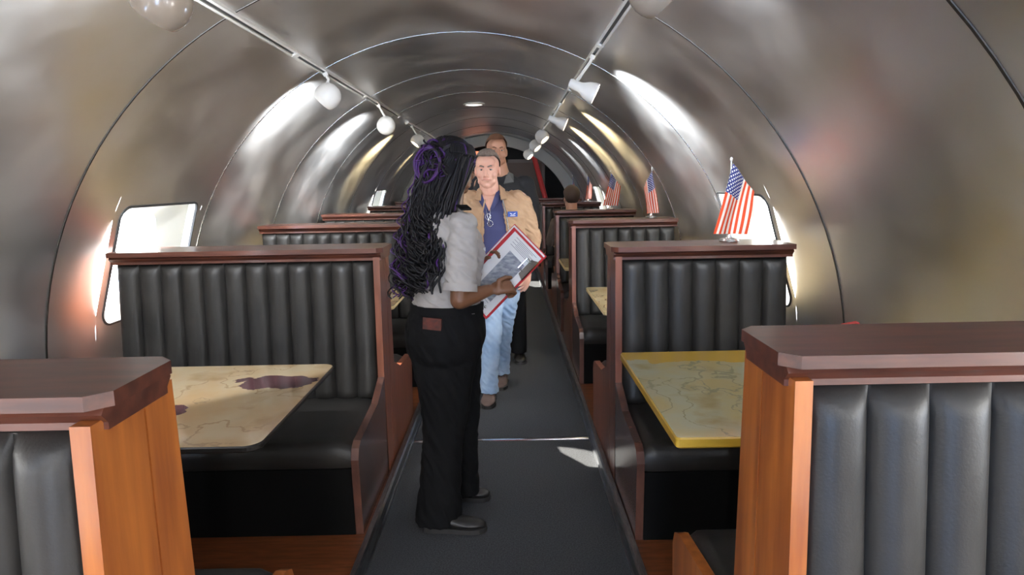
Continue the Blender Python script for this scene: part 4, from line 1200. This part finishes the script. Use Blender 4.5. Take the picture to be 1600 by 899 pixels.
for s in (-1, 1): leg(bm, [(-.03+s*.085, 5.62, .86, .09, .10), (-.03+s*.095, 5.60, .5, .075, .08), (-.03+s*.10, 5.64, .07, .07, .08)])
fuse('trousers', bm, M['black_cloth'], m2, .007, 3)
for s in (-1, 1): shoe(m2, (-.03+s*.10, 5.74, 0), (-.03+s*.115, 5.46, 0), 0, M['shoe'], .05, .08)
under(m2)

# ---- someone seated with their back to us, only the head above the rail
m3 = empty('person', (.71, 7.55, .0), 'brown-haired person seated in a far right booth, back of the head showing', 'person')
HS = Fr((.71, 7.57, 1.325), 8, 4, 0)
bm = BM(); head_shapes(bm, HS, 1.04)
tube(bm, [V((.71, 7.55, 1.08)), V((.71, 7.56, 1.28))], [.07, .062], 14, True)
def TS(z, cy, rx, ry): return oval(V((.71, cy, z)), A, B, rx, ry, 26, sq=2.3)
rings(bm, [TS(.56, 7.60, .15, .10), TS(.85, 7.57, .15, .10), TS(1.08, 7.55, .16, .09), TS(1.12, 7.55, .10, .06)])
for s in (-1, 1):
    x = .71+s*.09
    tube(bm, [V((x, 7.62, .56)), V((x+s*.03, 8.02, .56)), V((x+s*.03, 8.06, .14))], [.085, .06, .04], 14, True)
    a, b, c = V((.71+s*.19, 7.55, 1.06)), V((.71+s*.23, 7.68, .83)), V((.71+s*.15, 7.94, .825))
    tube(bm, [a, b], [.05, .042], 12, True); tube(bm, [b, c], [.042, .03], 12, True)
    hand_shapes(bm, c, V((-s*.3, 1, 0)), V((0, 0, -1)), s, curls=(12, 14, 16, 18))
b3 = fuse('body', bm, M['skin_tan'], m3, .007, 2)
short_hair(HS, 1.10, mat('dark brown hair', (.045, .026, .018), .7), m3, back=1.35)
bm = BM(); rings(bm, [TS(.54, 7.60, .19, .13), TS(.85, 7.57, .19, .13), TS(1.03, 7.55, .20, .12), TS(1.11, 7.55, .14, .09), TS(1.15, 7.555, .08, .075)])
for s in (-1, 1):
    a, b, c = V((.71+s*.17, 7.55, 1.05)), V((.71+s*.23, 7.68, .83)), V((.71+s*.16, 7.90, .83))
    tube(bm, [a, b, c], [.072, .062, .045], 14, False); ell(bm, a, (.075, .075, .065))
fuse('jacket', bm, mat('grey brown jumper', (.10, .075, .06), .85), m3, .007, 2)
bm = BM()
for s in (-1, 1):
    x = .71+s*.09
    tube(bm, [V((x, 7.58, .575)), V((x+s*.03, 8.02, .57)), V((x+s*.03, 8.07, .5)), V((x+s*.03, 8.06, .14))], [.10, .078, .072, .06], 16, True)
fuse('trousers', bm, M['black_cloth'], m3, .008, 2)
for s in (-1, 1): shoe(m3, (.71+s*.12, 7.99, 0), (.71+s*.13, 8.26, 0), .052, M['shoe'], .048, .08)
under(m3)
